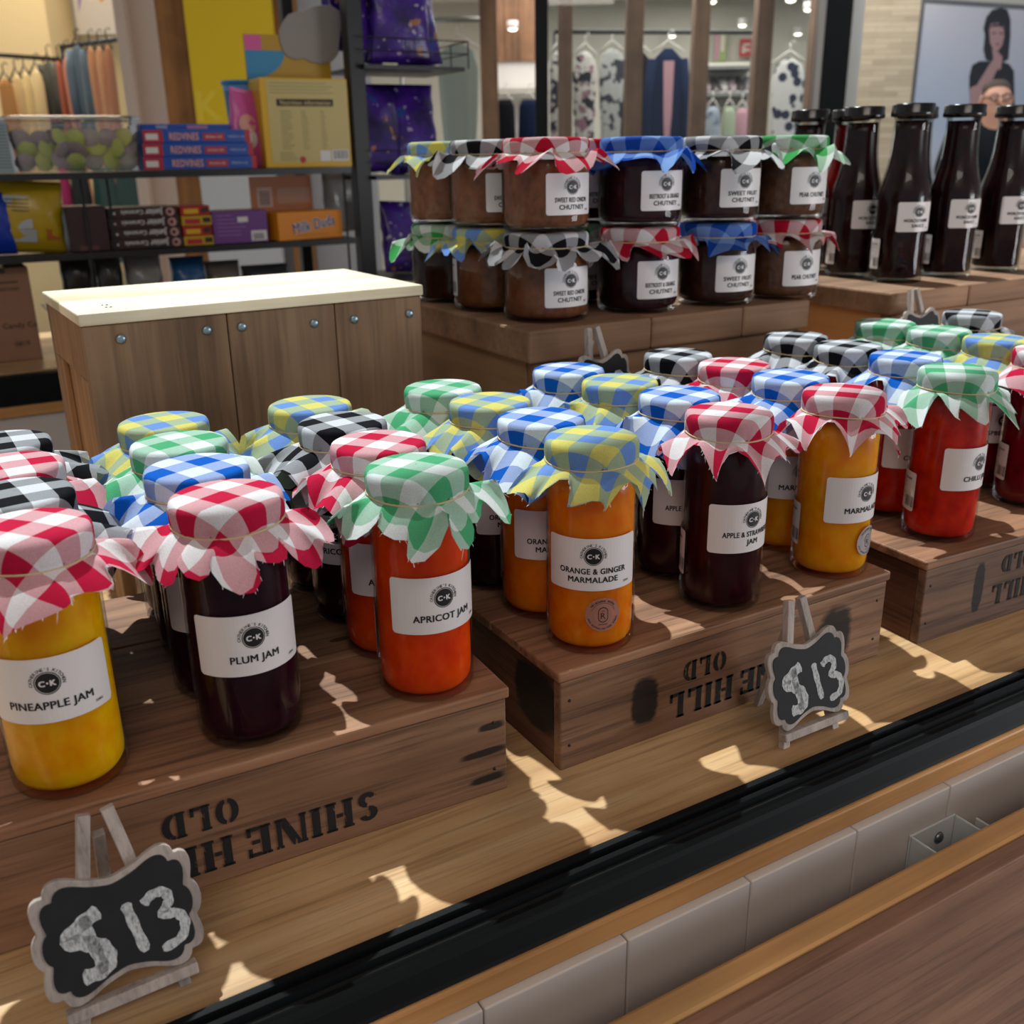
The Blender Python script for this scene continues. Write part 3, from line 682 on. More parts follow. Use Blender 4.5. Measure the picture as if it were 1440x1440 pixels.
chutney(*P6, 0, 'green', 'fruit', 'fruit', 165, 'green gingham capped jar, farthest along the left side of the lower tier', 13, R_(38))
chutney(*P6, 1, 'yellow', 'brown', 'onion', 165, 'yellow and blue capped jar, farthest along the left side of the upper tier', 14, R_(5))
chutney(.742, 1.092, 0, 'green', 'beet', 'beet', 0, 'green gingham capped jar hidden behind the lower red onion and beetroot jars', 15, R_(5))
chutney(.742, 1.092, 1, 'red', 'beet', 'beet', 0, 'red cap showing between the upper red onion and beetroot chutney jars', 16, R_(5))

# ------------------------------------------------------------------ sauce bottles
def hexr(a):
    q = (a % (PI/3))-PI/6
    return min(1.0, .945/math.cos(q))
BR = .0365
def bottle_r(a, z):
    k = 1 if z < .112 else max(0, 1-(z-.112)/.018)
    return hexr(a)*k+(1-k)
BP = [(.0005, .002), (.028, .0015), (.0335, 0), (.0360, .003), (BR, .009), (BR, .112), (.0362, .120), (.0345, .130), (.0305, .144), (.0268, .160), (.0245, .180), (.0235, .205), (.0232, .221), (.0250, .2235), (.0250, .229)]
def b_glass():
    b = MB(); b.lathe(BP, 60, cap=False, rf=bottle_r); m = b.mesh('glass_bottle'); m.materials.append(M['bottle_glass']); return m
def b_fill(k):
    b = MB(); b.lathe([(.0005, .007), (.030, .007)]+[(r-.0024, max(z, .008)) for r, z in BP[4:12]]+[(.0211, .2185), (.0005, .2188)], 60, cap=False, rf=bottle_r); m = b.mesh('sauce'); m.materials.append(J[k]); return m
def b_lid():
    b = MB(); b.lathe([(.0262, .2235), (.0288, .2240), (.0292, .2285), (.0284, .2300), (.0284, .2385), (.0272, .2402), (.0240, .2396), (.0005, .2396)], 44, cap=False); m = b.mesh('lid'); m.materials.append(M['lid']); return m
def bottle(x, y, fill, az, hexrot, label):
    t = thing('sauce_bottle', label, 'bottle', (x, y, ZF), R_(hexrot), 'sauce bottles on the right hand stand')
    link('glass_bottle', shared('bg', b_glass), t); link('sauce', shared('bf'+fill, lambda: b_fill(fill)), t); link('lid', shared('bl', b_lid), t)
    rf = lambda a_: BR*hexr(a_)
    link('front_label', label_art('sauce', .062, .040, 1.0).mesh('front_label', lambda u, v, l: (lambda a_: ((rf(a_)+.0003*(1+l))*math.cos(a_), (rf(a_)+.0003*(1+l))*math.sin(a_), .0915+v))(u/BR-PI/2+R_(az-hexrot)), [M['label'], M['ink'], M['grey_ink']]), t)
    link('nutrition_label', back_art(.034, .042).mesh('nutrition_label', lambda u, v, l: (lambda a_: ((rf(a_)+.0003*(1+l))*math.cos(a_), (rf(a_)+.0003*(1+l))*math.sin(a_), .040+v))(u/BR-PI/2+R_(az-hexrot-112)), [M['label'], M['ink'], M['grey_ink']]), t)
bottle(1.230, .998, 'sauce', -12, 20, 'dark sauce bottle at the front left corner of its stand')
bottle(1.232, 1.085, 'sauce', -6, 25, 'dark sauce bottle set back, between the pear chutney and the corner bottle')
bottle(1.300, 1.170, 'redsauce', -10, 20, 'bright red sauce bottle peeping out behind the dark ones')
bottle(1.227, 1.185, 'sauce', -2, 15, 'sauce bottle whose black lid rises behind the green capped pear chutney')
bottle(1.343, 1.000, 'sauce', -10, 20, 'dark sauce bottle in the front row just right of the corner bottle')
bottle(1.340, 1.078, 'sauce', -10, 20, 'sauce bottle almost hidden right behind the corner bottle')
bottle(1.467, 1.004, 'sauce', -10, 25, 'dark sauce bottle cut by the right edge of the photo')

# ------------------------------------------------------------------ price signs on little easels
def sign(x, y, z, yaw, label, tilt=14, sc=1.0):
    t = thing('price_sign', label, 'price sign', (x, y, z), yaw, 'chalk price signs on small easels'); t.scale = (sc, sc, sc)
    al = R_(tilt); A = Matrix(((1, 0, 0, 0), (0, math.cos(al), math.sin(al), 0), (0, -math.sin(al), math.cos(al), 0), (0, 0, 0, 1)))
    # local frame of the leaning plane: x across, -y out of the face, z up the slope
    T = Matrix.Rotation(-al, 4, 'X')
    def lean(mb):
        mb.v = [tuple(T @ Vector(v)) for v in mb.v]; return mb
    for sg in (-1, 1):
        b = MB(); q = [(.027*sg, 0), (.006*sg, .113)]
        dx, dz = q[1][0]-q[0][0], q[1][1]-q[0][1]; L = math.hypot(dx, dz); nx, nz = dz/L*.0034, -dx/L*.0034
        b.prism([(q[0][0]-nx, 0), (q[0][0]+nx, 0), (q[1][0]+nx, q[1][1]+nz), (q[1][0]-nx, q[1][1]-nz)], -.0025, .0035)
        lean(b).build('easel_leg', M['wash'], t, .0005)
    bb = MB(); p0 = T @ Vector((0, .005, .098)); bb.box(-.0032, .0032, -.0025, .0025, 0, (p0-Vector((0, .058, 0))).length)
    d = (p0-Vector((0, .058, 0))).normalized(); Rm = d.to_track_quat('Z', 'Y').to_matrix().to_4x4(); Rm.translation = Vector((0, .058, .0012))
    bb.v = [tuple(Rm @ Vector(v)) for v in bb.v]; bb.build('easel_back_leg', M['wash'], t, .0005)
    b = MB(); b.box(-.034, .034, -.0105, -.0028, .0085, .0150); lean(b).build('easel_ledge', M['wash'], t, .0008)
    q = [(0, .76), (.10, .78), (.30, .85), (.48, .96), (.60, 1.0), (.70, .97), (.755, .88), (.765, .80), (.84, .81), (.91, .76), (.945, .64), (.94, .48), (.915, .36), (.905, .28), (.945, .24), (.985, .14), (1.0, 0)]
    full = q+[(x_, -y_) for x_, y_ in reversed(q[:-1])]; full = full+[(-x_, y_) for x_, y_ in reversed(full[1:-1])]
    # smooth
    for _ in range(2):
        nf = []
        for i in range(len(full)):
            a_, c_ = full[i], full[(i+1) % len(full)]; nf += [(.78*a_[0]+.22*c_[0], .78*a_[1]+.22*c_[1]), (.22*a_[0]+.78*c_[0], .22*a_[1]+.78*c_[1])]
        full = nf
    full = [(x_*.0435, .0505+y_*.0355) for x_, y_ in reversed(full)]
    b = MB(); b.prism(full, -.0068, -.0028); pl = lean(b).build('plaque', M['wash'], t, .0006)
    inn = [(x_*.885, .0505+(z_-.0505)*.865) for x_, z_ in full]
    b = MB(); b.prism(inn, -.0074, -.0067); lean(b).build('chalkboard', M['chalkboard'], t)
    fl = Flat()
    def stroke(pts, wd):
        P = []
        for i in range(len(pts)-1):
            for k in range(5):
                f = k/5; p_1, p_2 = pts[i], pts[i+1]; p_0 = pts[max(0, i-1)]; p_3 = pts[min(len(pts)-1, i+2)]
                P.append(tuple(.5*((2*p_1[c])+(-p_0[c]+p_2[c])*f+(2*p_0[c]-5*p_1[c]+4*p_2[c]-p_3[c])*f*f+(-p_0[c]+3*p_1[c]-3*p_2[c]+p_3[c])*f**3) for c in (0, 1)))
        P.append(pts[-1]); P = [(x_*.0435, y_*.0355) for x_, y_ in P]; vs = []
        for i, p_ in enumerate(P):
            a_, c_ = P[max(0, i-1)], P[min(len(P)-1, i+1)]; dx, dy = c_[0]-a_[0], c_[1]-a_[1]; L = math.hypot(dx, dy) or 1
            ww = wd*(.55 if i in (0, len(P)-1) else 1+.12*math.sin(i*1.7)); vs += [(p_[0]-dy/L*ww, p_[1]+dx/L*ww), (p_[0]+dy/L*ww, p_[1]-dx/L*ww)]
        fl.add(vs, [(2*i, 2*i+1, 2*i+3, 2*i+2) for i in range(len(P)-1)], 0)
    stroke([(-.20, .34), (-.40, .24), (-.60, .06), (-.40, -.08), (-.24, -.24), (-.20, -.46), (-.30, -.58), (-.52, -.58)], .0042)
    stroke([(-.38, .34), (-.36, .0), (-.30, -.36), (-.28, -.62)], .0030)
    stroke([(.10, .30), (.15, -.05), (.23, -.55)], .0027)
    stroke([(.30, .18), (.42, .28), (.56, .26), (.60, .10), (.50, -.08), (.66, -.14), (.74, -.32), (.66, -.55), (.42, -.62)], .0027)
    me = fl.mesh('chalk_price', lambda u, v, l: tuple(T @ Vector((u, -.0076, .0505+v))), [M['chalk']]); link('chalk_price', me, t)
sign(.0300, .4725, 0, R_(2), 'scalloped chalkboard price sign reading $13, on the worktop before the left crate')
sign(.5395, .4700, 0, R_(0), 'scalloped chalkboard price sign reading $13, on the worktop before the middle crate')
sign(.617, .852, ZR, R_(12), 'chalkboard price sign behind the jam jars, below the chutney stand')
sign(1.135, .860, ZR, R_(4), 'chalkboard price sign behind the green capped jars, below the bottle stand')
# ------------------------------------------------------------------ rear counter and candy rack
t = thing('rear_counter', 'second oak topped kiosk counter behind, carrying the candy rack and the cardboard carton', 'counter', (0, 0, 0))
boxpart('worktop', M['oak'], t, -1.2, 2.0, 2.455, 3.02, -.03, 0, .001)
boxpart('window_track', M['black_metal'], t, -1.2, 2.0, 2.425, 2.4545, -.07, -.004, .002)
boxpart('oak_trim', M['oak_edge'], t, -1.2, 2.0, 2.428, 2.4545, -.095, -.0705, .002)
for i in range(13):
    boxpart('wall_board', M['white_panel'], t, -1.2+i*.246, -1.2+i*.246+.243, 2.440, 2.456, -.95, -.0955, .003)
RY = 2.56
def X_(px, py, Y=RY): return at_y(px, py, Y).x
def Z_(px, py, Y=RY): return at_y(px, py, Y).z
Z1, Z2, Z3 = Z_(250, 239), Z_(250, 347), .105
M['shelf'] = plain('black_shelf_lip', '17191c', .4)
t = thing('candy_rack', 'black wire rack of sweets with three shelves and a square upright', 'rack', (0, 0, 0))
xl, xr = -.40, X_(492, 240)
for z, xl_ in ((Z1, xl), (Z2, xl), (Z3, X_(64, 380))):
    b = MB(); b.box(xl_, xr, RY-.012, RY-.006, z-.016, z-.001)
    sh = b.build('shelf', M['shelf'], t)
    b = MB(); b.box(xl_, xr, RY-.006, RY+.24, z-.005, z-.001); b.build('shelf_tray', M['shelf'], sh)
px_ = X_(508, 150)
def post(x, y, w_): boxpart('upright', M['rack_metal'], t, x-w_/2, x+w_/2, y-w_/2, y+w_/2, 0, 1.5, .002)
post(px_, RY+.03, .042); post(px_-.09, RY+.26, .03); post(xl, RY+.27, .03)
for x in (X_(160, 330), X_(125, 340), X_(485, 300)):
    b = MB(); b.tube([(x, RY-.009, Z3), (x, RY-.009, Z1-.016)], .003, 6); b.build('wire', M['rack_metal'], t)
SX = [(Z_(580, 92), 515, 652), (Z_(580, 245), 522, 640), (Z_(580, 388), 530, 640)]
for z, a_, c_ in SX:
    b = MB(); x0, x1 = X_(a_, 200), X_(c_, 200); b.box(x0, x1, RY-.02, RY+.22, z-.012, z-.002)
    s_ = b.build('side_shelf', M['shelf'], t)
    b = MB()
    for h in (.03, .06): b.tube([(x0, RY-.018, z+h), (x1+.012, RY-.018, z+h), (x1+.012, RY+.2, z+h)], .0018, 5)
    for k in range(3): b.tube([(x1+.012, RY-.018+.1*k, z-.006), (x1+.012, RY-.018+.1*k, z+.06)], .0018, 5)
    b.build('wire_guard', M['rack_metal'], s_)
def front_art(name, fl, o, x, y, z, mats):
    return link(name, fl.mesh(name, lambda u, v, l: (x+u, y-.0006-.0003*l, z+v), mats), o)
def candybox(name, label, cat, px0, px1, z0, z1, depth, mat, rz=0, yoff=0, group=None):
    x0, x1 = X_(px0, 240, RY+yoff), X_(px1, 240, RY+yoff)
    t = thing(name, label, cat, ((x0+x1)/2, RY+yoff, z0), rz, group)
    w_ = x1-x0; h = z1-z0
    boxpart('box', mat, t, -w_/2, w_/2, 0, depth, 0.0005, h, .0012)
    return t, w_, h
PM = lambda n, c, r=.45: plain(n, c, r)
blue, red_, yel, yel2, org, org2, pur, dbr, wht, pnk, cyan = [PM('print_'+n, c) for n, c in (('blue', '0d4aa8'), ('red', 'b01f2e'), ('yellow', 'd6a810'), ('straw', 'c2b070'), ('orange', 'e08a10'), ('brown_orange', 'a85c1c'), ('purple', '6a3a86'), ('dark_brown', '331a1c'), ('white', 'd8d6d6'), ('pink', 'd0559a'), ('sky', '2f84b4'))]
# red licorice boxes
hb = (Z_(290, 182)-Z1)/3
for i in range(3):
    t, w_, h = candybox('licorice_box', 'blue and red licorice box, %s of the stack of three on the top shelf' % ('bottom', 'middle', 'topmost')[i], 'candy box', 205+2*i-2, 362-3*i, Z1+hb*i, Z1+hb*(i+1), .15, blue, group='stacked licorice boxes')
    fl = Flat(); fl.rect(-w_/2, -w_/2+.045, .001, h-.001, 1); fl.rect(-w_/2+.006, -w_/2+.034, h*.25, h*.7, 2, layer=2)
    fl.text('REDVINES', -.032, h*.24, h*.52, 3, .03, w_*.27); fl.rect(.012, .064, h*.2, h*.72, 1); fl.text('ORIGINAL RED', .038, h*.36, h*.2, 2, .0, .04, layer=2); fl.text('TWISTS 5 OZ', .092, h*.38, h*.16, 2, 0, .04)
    front_art('front_print', fl, t, 0, 0, 0, [blue, red_, wht, PM('print_salmon%d' % i, 'e0a090')])
    b = MB(); b.box(w_/2-.012, w_/2+.0006, -.0006, .151, .0008, h-.0003); b.build('red_end', red_, t)
t, w_, h = candybox('licorice_box', 'blue licorice box lying set back on top of the stack of three', 'candy box', 205, 332, Z1+hb*3, Z1+hb*3+.014, .07, blue, yoff=.06, group='stacked licorice boxes')
fl = Flat(); fl.text('VINES', -.06, .004, .007, 1, .03); fl.rect(.0, .05, .003, .011, 2); front_art('front_print', fl, t, 0, 0, 0, [blue, wht, PM('print_rose', 'b07aa0')])
# yellow display box with nutrition panel
xb0, xb1 = X_(373, 200), X_(492, 200); zb = Z_(430, 110)
t = thing('display_box', 'yellow sweets display box with nutrition panel and raised lid', 'candy box', ((xb0+xb1)/2, RY, Z1), R_(-3)); w_ = xb1-xb0; h = zb-Z1
boxpart('box', yel, t, -w_/2, w_/2, 0, .12, .0005, h, .0012)
fl = Flat(); fl.rect(-w_*.43, w_*.49, .012, h-.004, 0); fl.rect(-w_*.33, w_*.32, h*.69, h*.77, 1, layer=2); fl.text('Nutrition information', 0, h*.705, .011, 0, .02, w_*.58, layer=3)
q_ = random.Random(3)
for i in range(4): fl.rect(-w_*.4, w_*q_.uniform(.2, .42), h*(.94-.035*i), h*(.94-.035*i)+.0012, 2, layer=2)
for i in range(14): 
    for c_, l_ in ((-.30, .14), (-.06, .08), (.16, .07)): fl.rect(w_*c_, w_*(c_+l_*q_.uniform(.6, 1)), h*(.63-.032*i), h*(.63-.032*i)+.0016, 2, layer=2)
for i in range(5): fl.rect(-w_*.34, w_*(-.34+q_.uniform(.12, .22)), h*(.17-.022*i), h*(.17-.022*i)+.0012, 2, layer=2)
fl.disc(-w_*.08, h*.09, .008, 3, 20, layer=2); fl.rect(w_*.13, w_*.25, h*.07, h*.19, 4, layer=2); fl.rect(w_*.27, w_*.46, h*.07, h*.20, 4, layer=2)
for i in range(10): fl.rect(w_*(.29+.016*i), w_*(.295+.016*i+.005*(i % 3 == 0)), h*.09, h*.19, 1, layer=3)
front_art('nutrition_panel', fl, t, 0, 0, 0, [yel2, M['ink'], PM('print_olive', '6a6238'), red_, wht])
hl = Z_(430, 50, RY+.11)-zb
b = MB(); b.box(-w_/2, w_/2, -.0008, .0008, 0, hl); ld = b.build('raised_lid', PM('lid_gold', 'b08a10'), t, loc=(0, .119, h))
fl = Flat(); vs = [(-w_*.49, .004)]+[(-w_*.49+w_*.45*math.sin(R_(a_*9)), .004+hl*.62*(1-math.cos(R_(a_*9)))*1.0) for a_ in range(0, 11)]; fl.add(vs+[(-w_*.49, hl*.66)], [tuple(range(len(vs)+1))], 0); fl.rect(-w_*.49, -w_*.3, hl*.66, hl*.98, 1)
front_art('lid_print', fl, ld, 0, -.0008, 0, [cyan, pnk])
pts = [(395, 30), (402, 20), (414, 16), (424, 15), (436, 9), (448, 7), (462, 8), (474, 16), (478, 28), (475, 44), (473, 62), (472, 76), (464, 86), (450, 90), (434, 88), (424, 82), (412, 84), (402, 80), (395, 72), (391, 58), (389, 44)]
P_ = [at_y(a_, c_, RY+.112) for a_, c_ in pts]; cx = sum(p.x for p in P_)/len(P_)-t.location.x
b = MB(); b.prism([(p.x-t.location.x, p.z-zb) for p in reversed(P_)], -.006, -.0015); b.build('grey_mask_blob', PM('mask_blob_grey', '8d8884', .6), ld, .0015)  # stands in for a blanked-out grey blob, not a real part of the box
# blue tub, pink bag
t, w_, h = candybox('milk_carton_pack', 'grey blue striped carton at the left end of the top shelf', 'carton', -25, 20, Z1, Z_(5, 168), .1, PM('print_greyblue', '8fa0a6'))
fl = Flat()
for i in range(14): fl.rect(-w_*.45, w_*.44, h*(.1+.06*i), h*(.1+.06*i)+.0025, 0)
front_art('front_print', fl, t, 0, 0, 0, [PM('print_stripe', '66757c')])
def bag(name, label, cat, loc, w_, h, d_, mats, rot=(0, 0, 0), group=None, seed=1, art=None, seal=True):
    """soft sealed packet standing on its lower edge"""
    t = thing(name, label, cat, loc, 0, group); t.rotation_euler = rot
    b = MB(); q = random.Random(seed); nu, nv = 20, 16; rings = []
    for j in range(nv+1):
        v = j/nv; bulge = max(0.02, math.sin(PI*min(1, max(0, (v-.04)/.92)))**.55); ring = []
        for i in range(nu):
            a_ = 2*PI*i/nu; x = math.copysign(abs(math.cos(a_))**.55, math.cos(a_))*w_/2*(1-.05*bulge); y = math.copysign(abs(math.sin(a_))**.8, math.sin(a_))*d_/2*bulge
            y += .05*d_*math.sin(5*a_+v*9+seed)*bulge+q.uniform(-.03, .03)*d_*bulge
            ring.append(Vector((x*(1+.015*math.sin(23*v+seed)), y, .0005+h*v)))
        rings.append(ring)
    b.loft(rings, 0, True); b.build('pouch', mats[0], t)
    if seal:
        b = MB(); n_ = 14
        for zz in (h*.965, h*.0):
            pts_ = [(-w_/2+w_*i/n_, .0012*(i % 2)) for i in range(n_+1)]
            b.loft([[Vector((x, y, zz+.0008)) for x, y in pts_], [Vector((x, y, zz+h*.035)) for x, y in pts_]], 0, False, False, False)
        b.build('crimped_seal', mats[0], t)
    if art: art(t, w_, h, d_)
    return t
def art_on(mats, fn):
    def f(t, w_, h, d_):
        fl = Flat(); fn(fl, w_, h); link('front_print', fl.mesh('front_print', lambda u, v, l: (u, -d_/2*.93*max(.1, math.cos(u/w_*2.4))**.6*max(.05, math.sin(PI*min(.98, max(.02, v/h))))**.55-.0025-.0004*l, v), mats), t)
    return f
skin_p = PM('print_skin', 'd69a8a')
def pinkart(fl, w_, h):
    fl.disc(-.01, h*.55, .022, 1, 20); fl.disc(-.01, h*.36, .026, 2, 20); fl.rect(.02, .05, h*.5, h*.62, 3, nu=3); fl.rect(-.03, -.01, h*.12, h*.26, 4, nu=3)
bag('lolly_bag', 'shiny pink lolly bag leaning between the licorice boxes and the yellow display box', 'candy bag', ((X_(355, 200)), RY+.055, Z1), .095, Z_(360, 122)-Z1, .04, [PM('foil_pink', 'c8589a', .25)], (R_(-6), R_(8), R_(10)), art=art_on([pnk, skin_p, wht, yel, M['ink']], pinkart))
x0 = X_(342, 130, RY+.16)
t = thing('lolly_cup', 'small sky blue lolly tub behind the pink bag', 'tub', (x0, RY+.165, Z1)); hh = Z_(342, 114, RY+.16)-Z1
b = MB(); b.lathe([(.0005, .001), (.036, .001), (.048, hh*.96), (.052, hh*.96), (.052, hh), (.0005, hh)], 28); b.build('cup', cyan, t)
b = MB(); b.lathe([(.043, hh*.70), (.0485, hh*.95)], 28, cap=False); b.build('printed_band', PM('print_ltblue', '5a9ad0'), t)
# clear tub of sweets
xa, xb = X_(14, 200), X_(198, 200); zt = Z_(100, 166)
t = thing('sweet_tub', 'clear plastic tub full of green and mauve button sweets on the top shelf', 'tub', ((xa+xb)/2, RY+.065, Z1), 0)
w_, d_, h = (xb-xa), .12, zt-Z1
b = MB()
def rect_ring(wx, wy, z, rr=.008):
    o = []
    for sx, sy, a0 in ((1, 1, 0), (-1, 1, 90), (-1, -1, 180), (1, -1, 270)):
        for k in range(4): a_ = R_(a0+30*k); o.append(Vector((sx*(wx/2-rr)+rr*math.cos(a_), sy*(wy/2-rr)+rr*math.sin(a_), z)))
    return o
b.loft([rect_ring(w_*.93, d_*.93, .001), rect_ring(w_*.99, d_*.99, h-.012), rect_ring(w_*1.03, d_*1.05, h-.011), rect_ring(w_*1.03, d_*1.05, h-.004)], 0, False, False)
b.build('tub_wall', M['clear_plastic'], t)
b = MB(); b.loft([rect_ring(w_*1.05, d_*1.07, h-.0035), rect_ring(w_*1.05, d_*1.07, h+.004), rect_ring(w_*.9, d_*.9, h+.006)], 0, True, False); b.build('tub_lid', M['clear_plastic'], t)
mg, mm = PM('sweet_green', 'ccd45c', .5), PM('sweet_mauve', 'b4a0a4', .6)
cd = []
for mA, mB in ((mg, mm), (mm, mg)):
    b = MB(); b.lathe([(.0004, 0), (.0200, .0006), (.0224, .003), (.0220, .005)], 22, 0, False); b.lathe([(.0220, .005), (.0200, .0082), (.0004, .0090)], 22, 1, False)
    me = b.mesh('button_sweet'); me.materials.append(mA); me.materials.append(mB); cd.append(me)
q_ = random.Random(11); k = 0
for row, zz in enumerate((.024, .050, .072)):
    for i in range(7):
        for yy in (-.028, .024):
            if yy > 0 and (row == 0 or i % 2): continue
            o = bpy.data.objects.new('button_sweet', cd[k % 2]); COL.objects.link(o)
            o.location = (t.location.x-w_*.40+w_*.80*i/6+q_.uniform(-.004, .004)+(.010*(row == 1) if i < 6 else 0), t.location.y+yy+q_.uniform(-.004, .004), Z1+zz)
            o.rotation_euler = (R_(q_.uniform(50, 125)), R_(q_.uniform(-40, 40)), R_(q_.uniform(-40, 40))); k += 1
            tag(o, 'green and mauve button sweet in the clear tub', 'sweet', 'button sweets in the clear tub')
# second shelf
bag('crisp_bag', 'royal blue packet at the left end of the middle shelf', 'packet', (X_(0, 315), RY+.05, Z2), .06, .135, .04, [PM('foil_blue', '1238a8', .3)], seed=4)
def yart(fl, w_, h):
    fl.rect(-w_*.42, 0, h*.35, h*.80, 0, nu=4); fl.rect(-w_*.30, w_*.05, h*.16, h*.34, 0, nu=4); fl.rect(w_*.2, w_*.4, h*.2, h*.42, 2, nu=3)
    for i in range(4): fl.rect(-w_*.4, -.005, h*(.74-.05*i), h*(.74-.05*i)+.002, 1, layer=2, nu=4)
bag('snack_bag', 'yellow and white snack bag standing on the middle shelf', 'packet', (X_(46, 310), RY+.055, Z2), .135, Z_(46, 255)-Z2, .06, [PM('foil_yellow', 'b89a20', .3)], (0, R_(4), R_(-6)), seed=6, art=art_on([PM('print_silver', 'a8aeb4', .3), M['ink'], org2], yart))
t, w_, h = candybox('chocolate_box', 'plain dark maroon box beside the yellow snack bag', 'candy box', 84, 140, Z2, Z_(110, 291), .13, PM('print_maroon', '32161a'))
fl = Flat(); fl.rect(-w_*.3, w_*.2, h*.02, h*.14, 0); front_art('front_print', fl, t, 0, 0, 0, [PM('print_maroon2', '5a3034')])
hb = (Z_(190, 292)-Z2)/4
for i in range(4):
    t, w_, h = candybox('caramel_box', 'dark brown caramel carton lying upside down, %s in its stack of four' % ('lowest', 'second up', 'third up', 'topmost')[i], 'candy box', 142+(i % 2)*1.5, 246-1.5*i, Z2+hb*i, Z2+hb*(i+1), .13, dbr, group='stacked caramel cartons')
    fl = Flat(); fl.text('Junior', w_*.16, h*.80, h*.62, 0, .03, w_*.26, rot=PI); fl.text('Caramels', -w_*.16, h*.75, h*.42, 0, .02, w_*.32, rot=PI); fl.disc(-w_*.42, h*.5, h*.12, 0, 10)
    fl.disc(w_*.40, h*.5, h*.42, 1, 18); fl.disc(w_*.39, h*.5, h*.2, 2, 14, layer=2)
    front_art('front_print', fl, t, 0, 0, 0, [wht, PM('print_rosewhite%d' % i, 'b88a86'), dbr])
for i in range(4):
    t, w_, h = candybox('chew_pack', '%s chew packet, %s of the small stack of four' % (('yellow', 'red', 'yellow', 'red')[i], ('bottom', 'second', 'third', 'top')[i]), 'candy box', 247, 290-1.5*(i % 2), Z2+hb*i, Z2+hb*(i+1)-.0004, .11, (PM('print_gold%d' % i, 'b8960e'), PM('print_scarlet%d' % i, 'a81614'))[i % 2], group='stacked chew packets')
    fl = Flat(); fl.rect(-w_*.4, w_*.1, h*.2, h*.7, 0); fl.rect(w_*.2, w_*.45, h*.3, h*.8, 1); front_art('front_print', fl, t, 0, 0, 0, [red_ if i % 2 == 0 else yel, dbr])
t, w_, h = candybox('purple_carton', 'purple candy carton with a white price sticker', 'candy box', 291, 369, Z2, Z_(330, 297), .12, pur)
fl = Flat(); fl.rect(w_*.18, w_*.47, h*.06, h*.38, 0); fl.rect(-w_*.05, w_*.14, h*.66, h*.82, 0)
for i in range(6): fl.rect(-w_*.42, w_*q_.uniform(-.2, .1), h*(.86-.12*i), h*(.86-.12*i)+.002, 1)
for i in range(8): fl.rect(w_*(.22+.025*i), w_*(.232+.025*i), h*.10, h*.30, 2, layer=2)
front_art('front_print', fl, t, 0, 0, 0, [wht, PM('print_lilac', '9a70b0'), M['ink']])
t, w_, h = candybox('caramel_candy_box', 'orange candy box with purple lettering and its lid standing open', 'candy box', 381, 479, Z2, Z_(430, 297), .10, org, rz=R_(9))
fl = Flat()
for dx, dy, mi, bo, ly in ((0, 0, 0, .10, 1), (.0, .0, 1, .02, 2)): fl.text('Milk Duds', w_*.06+dx, h*.36+dy, h*.36, mi, bo, w_*.66, rot=R_(9), layer=ly)
fl.rect(-w_*.22, w_*.26, h*.16, h*.18, 2)
front_art('front_print', fl, t, 0, 0, 0, [wht, PM('print_indigo', '3a2a70'), org2])
x0, x1, zt = X_(354, 270, RY+.11)-t.location.x, X_(446, 270, RY+.11)-t.location.x, Z_(400, 247, RY+.11)-Z2
b = MB(); b.box(x0, x1, -.001, .001, h, zt); ld = b.build('raised_lid', org2, t, loc=(0, .098, 0))
fl = Flat(); wl = x1-x0; fl.rect(x0+wl*.1, x0+wl*.34, h+.01, h+(zt-h)*.68, 0); fl.rect(x0+wl*.42, x0+wl*.96, h+(zt-h)*.2, h+(zt-h)*.65, 1)
for i in range(7): fl.rect(x0+wl*(.14+.024*i), x0+wl*(.152+.024*i), h+.015, h+(zt-h)*.58, 2, layer=2)
front_art('lid_print', fl, ld, 0, -.001, 0, [PM('print_tan', 'b8968a'), PM('print_tan2', 'a8785a'), dbr])
for i, (pa, za, zc) in enumerate(((472, 300, 238), (487, 302, 236))):
    bag('foil_pouch', 'silver foil pouch hanging by the rack upright, %s of two' % ('left', 'right')[i], 'packet', (X_(pa, 270, RY+.19), RY+.20+.02*i, Z2), .07, Z_(pa, zc, RY+.2)-Z2, .03, [PM('foil_silver%d' % i, '9c9c98', .22)], seed=8+i, group='silver foil pouches')
# bottom shelf: crumpled bags
for i, (pa, pb, yt, c_, ds) in enumerate(((140, 180, 352, '3c3a34', 'dark olive'), (183, 238, 362, '8a8784', 'pale grey'), (250, 300, 366, '2a5a8a', 'blue'), (300, 350, 372, '6a6058', 'taupe'), (352, 420, 378, '3a3c40', 'charcoal'), (90, 135, 356, '2a2626', 'blackish'))):
    bag('bagged_sweets', '%s bag of sweets lying in shade on the bottom shelf' % ds, 'packet', ((X_(pa, 380)+X_(pb, 380))/2, RY+.09, Z3), X_(pb, 380)-X_(pa, 380), Z_(pa, yt)-Z3, .08, [PM('foil_dark%d' % i, c_, .3)], seed=20+i, group='bags on the bottom shelf')
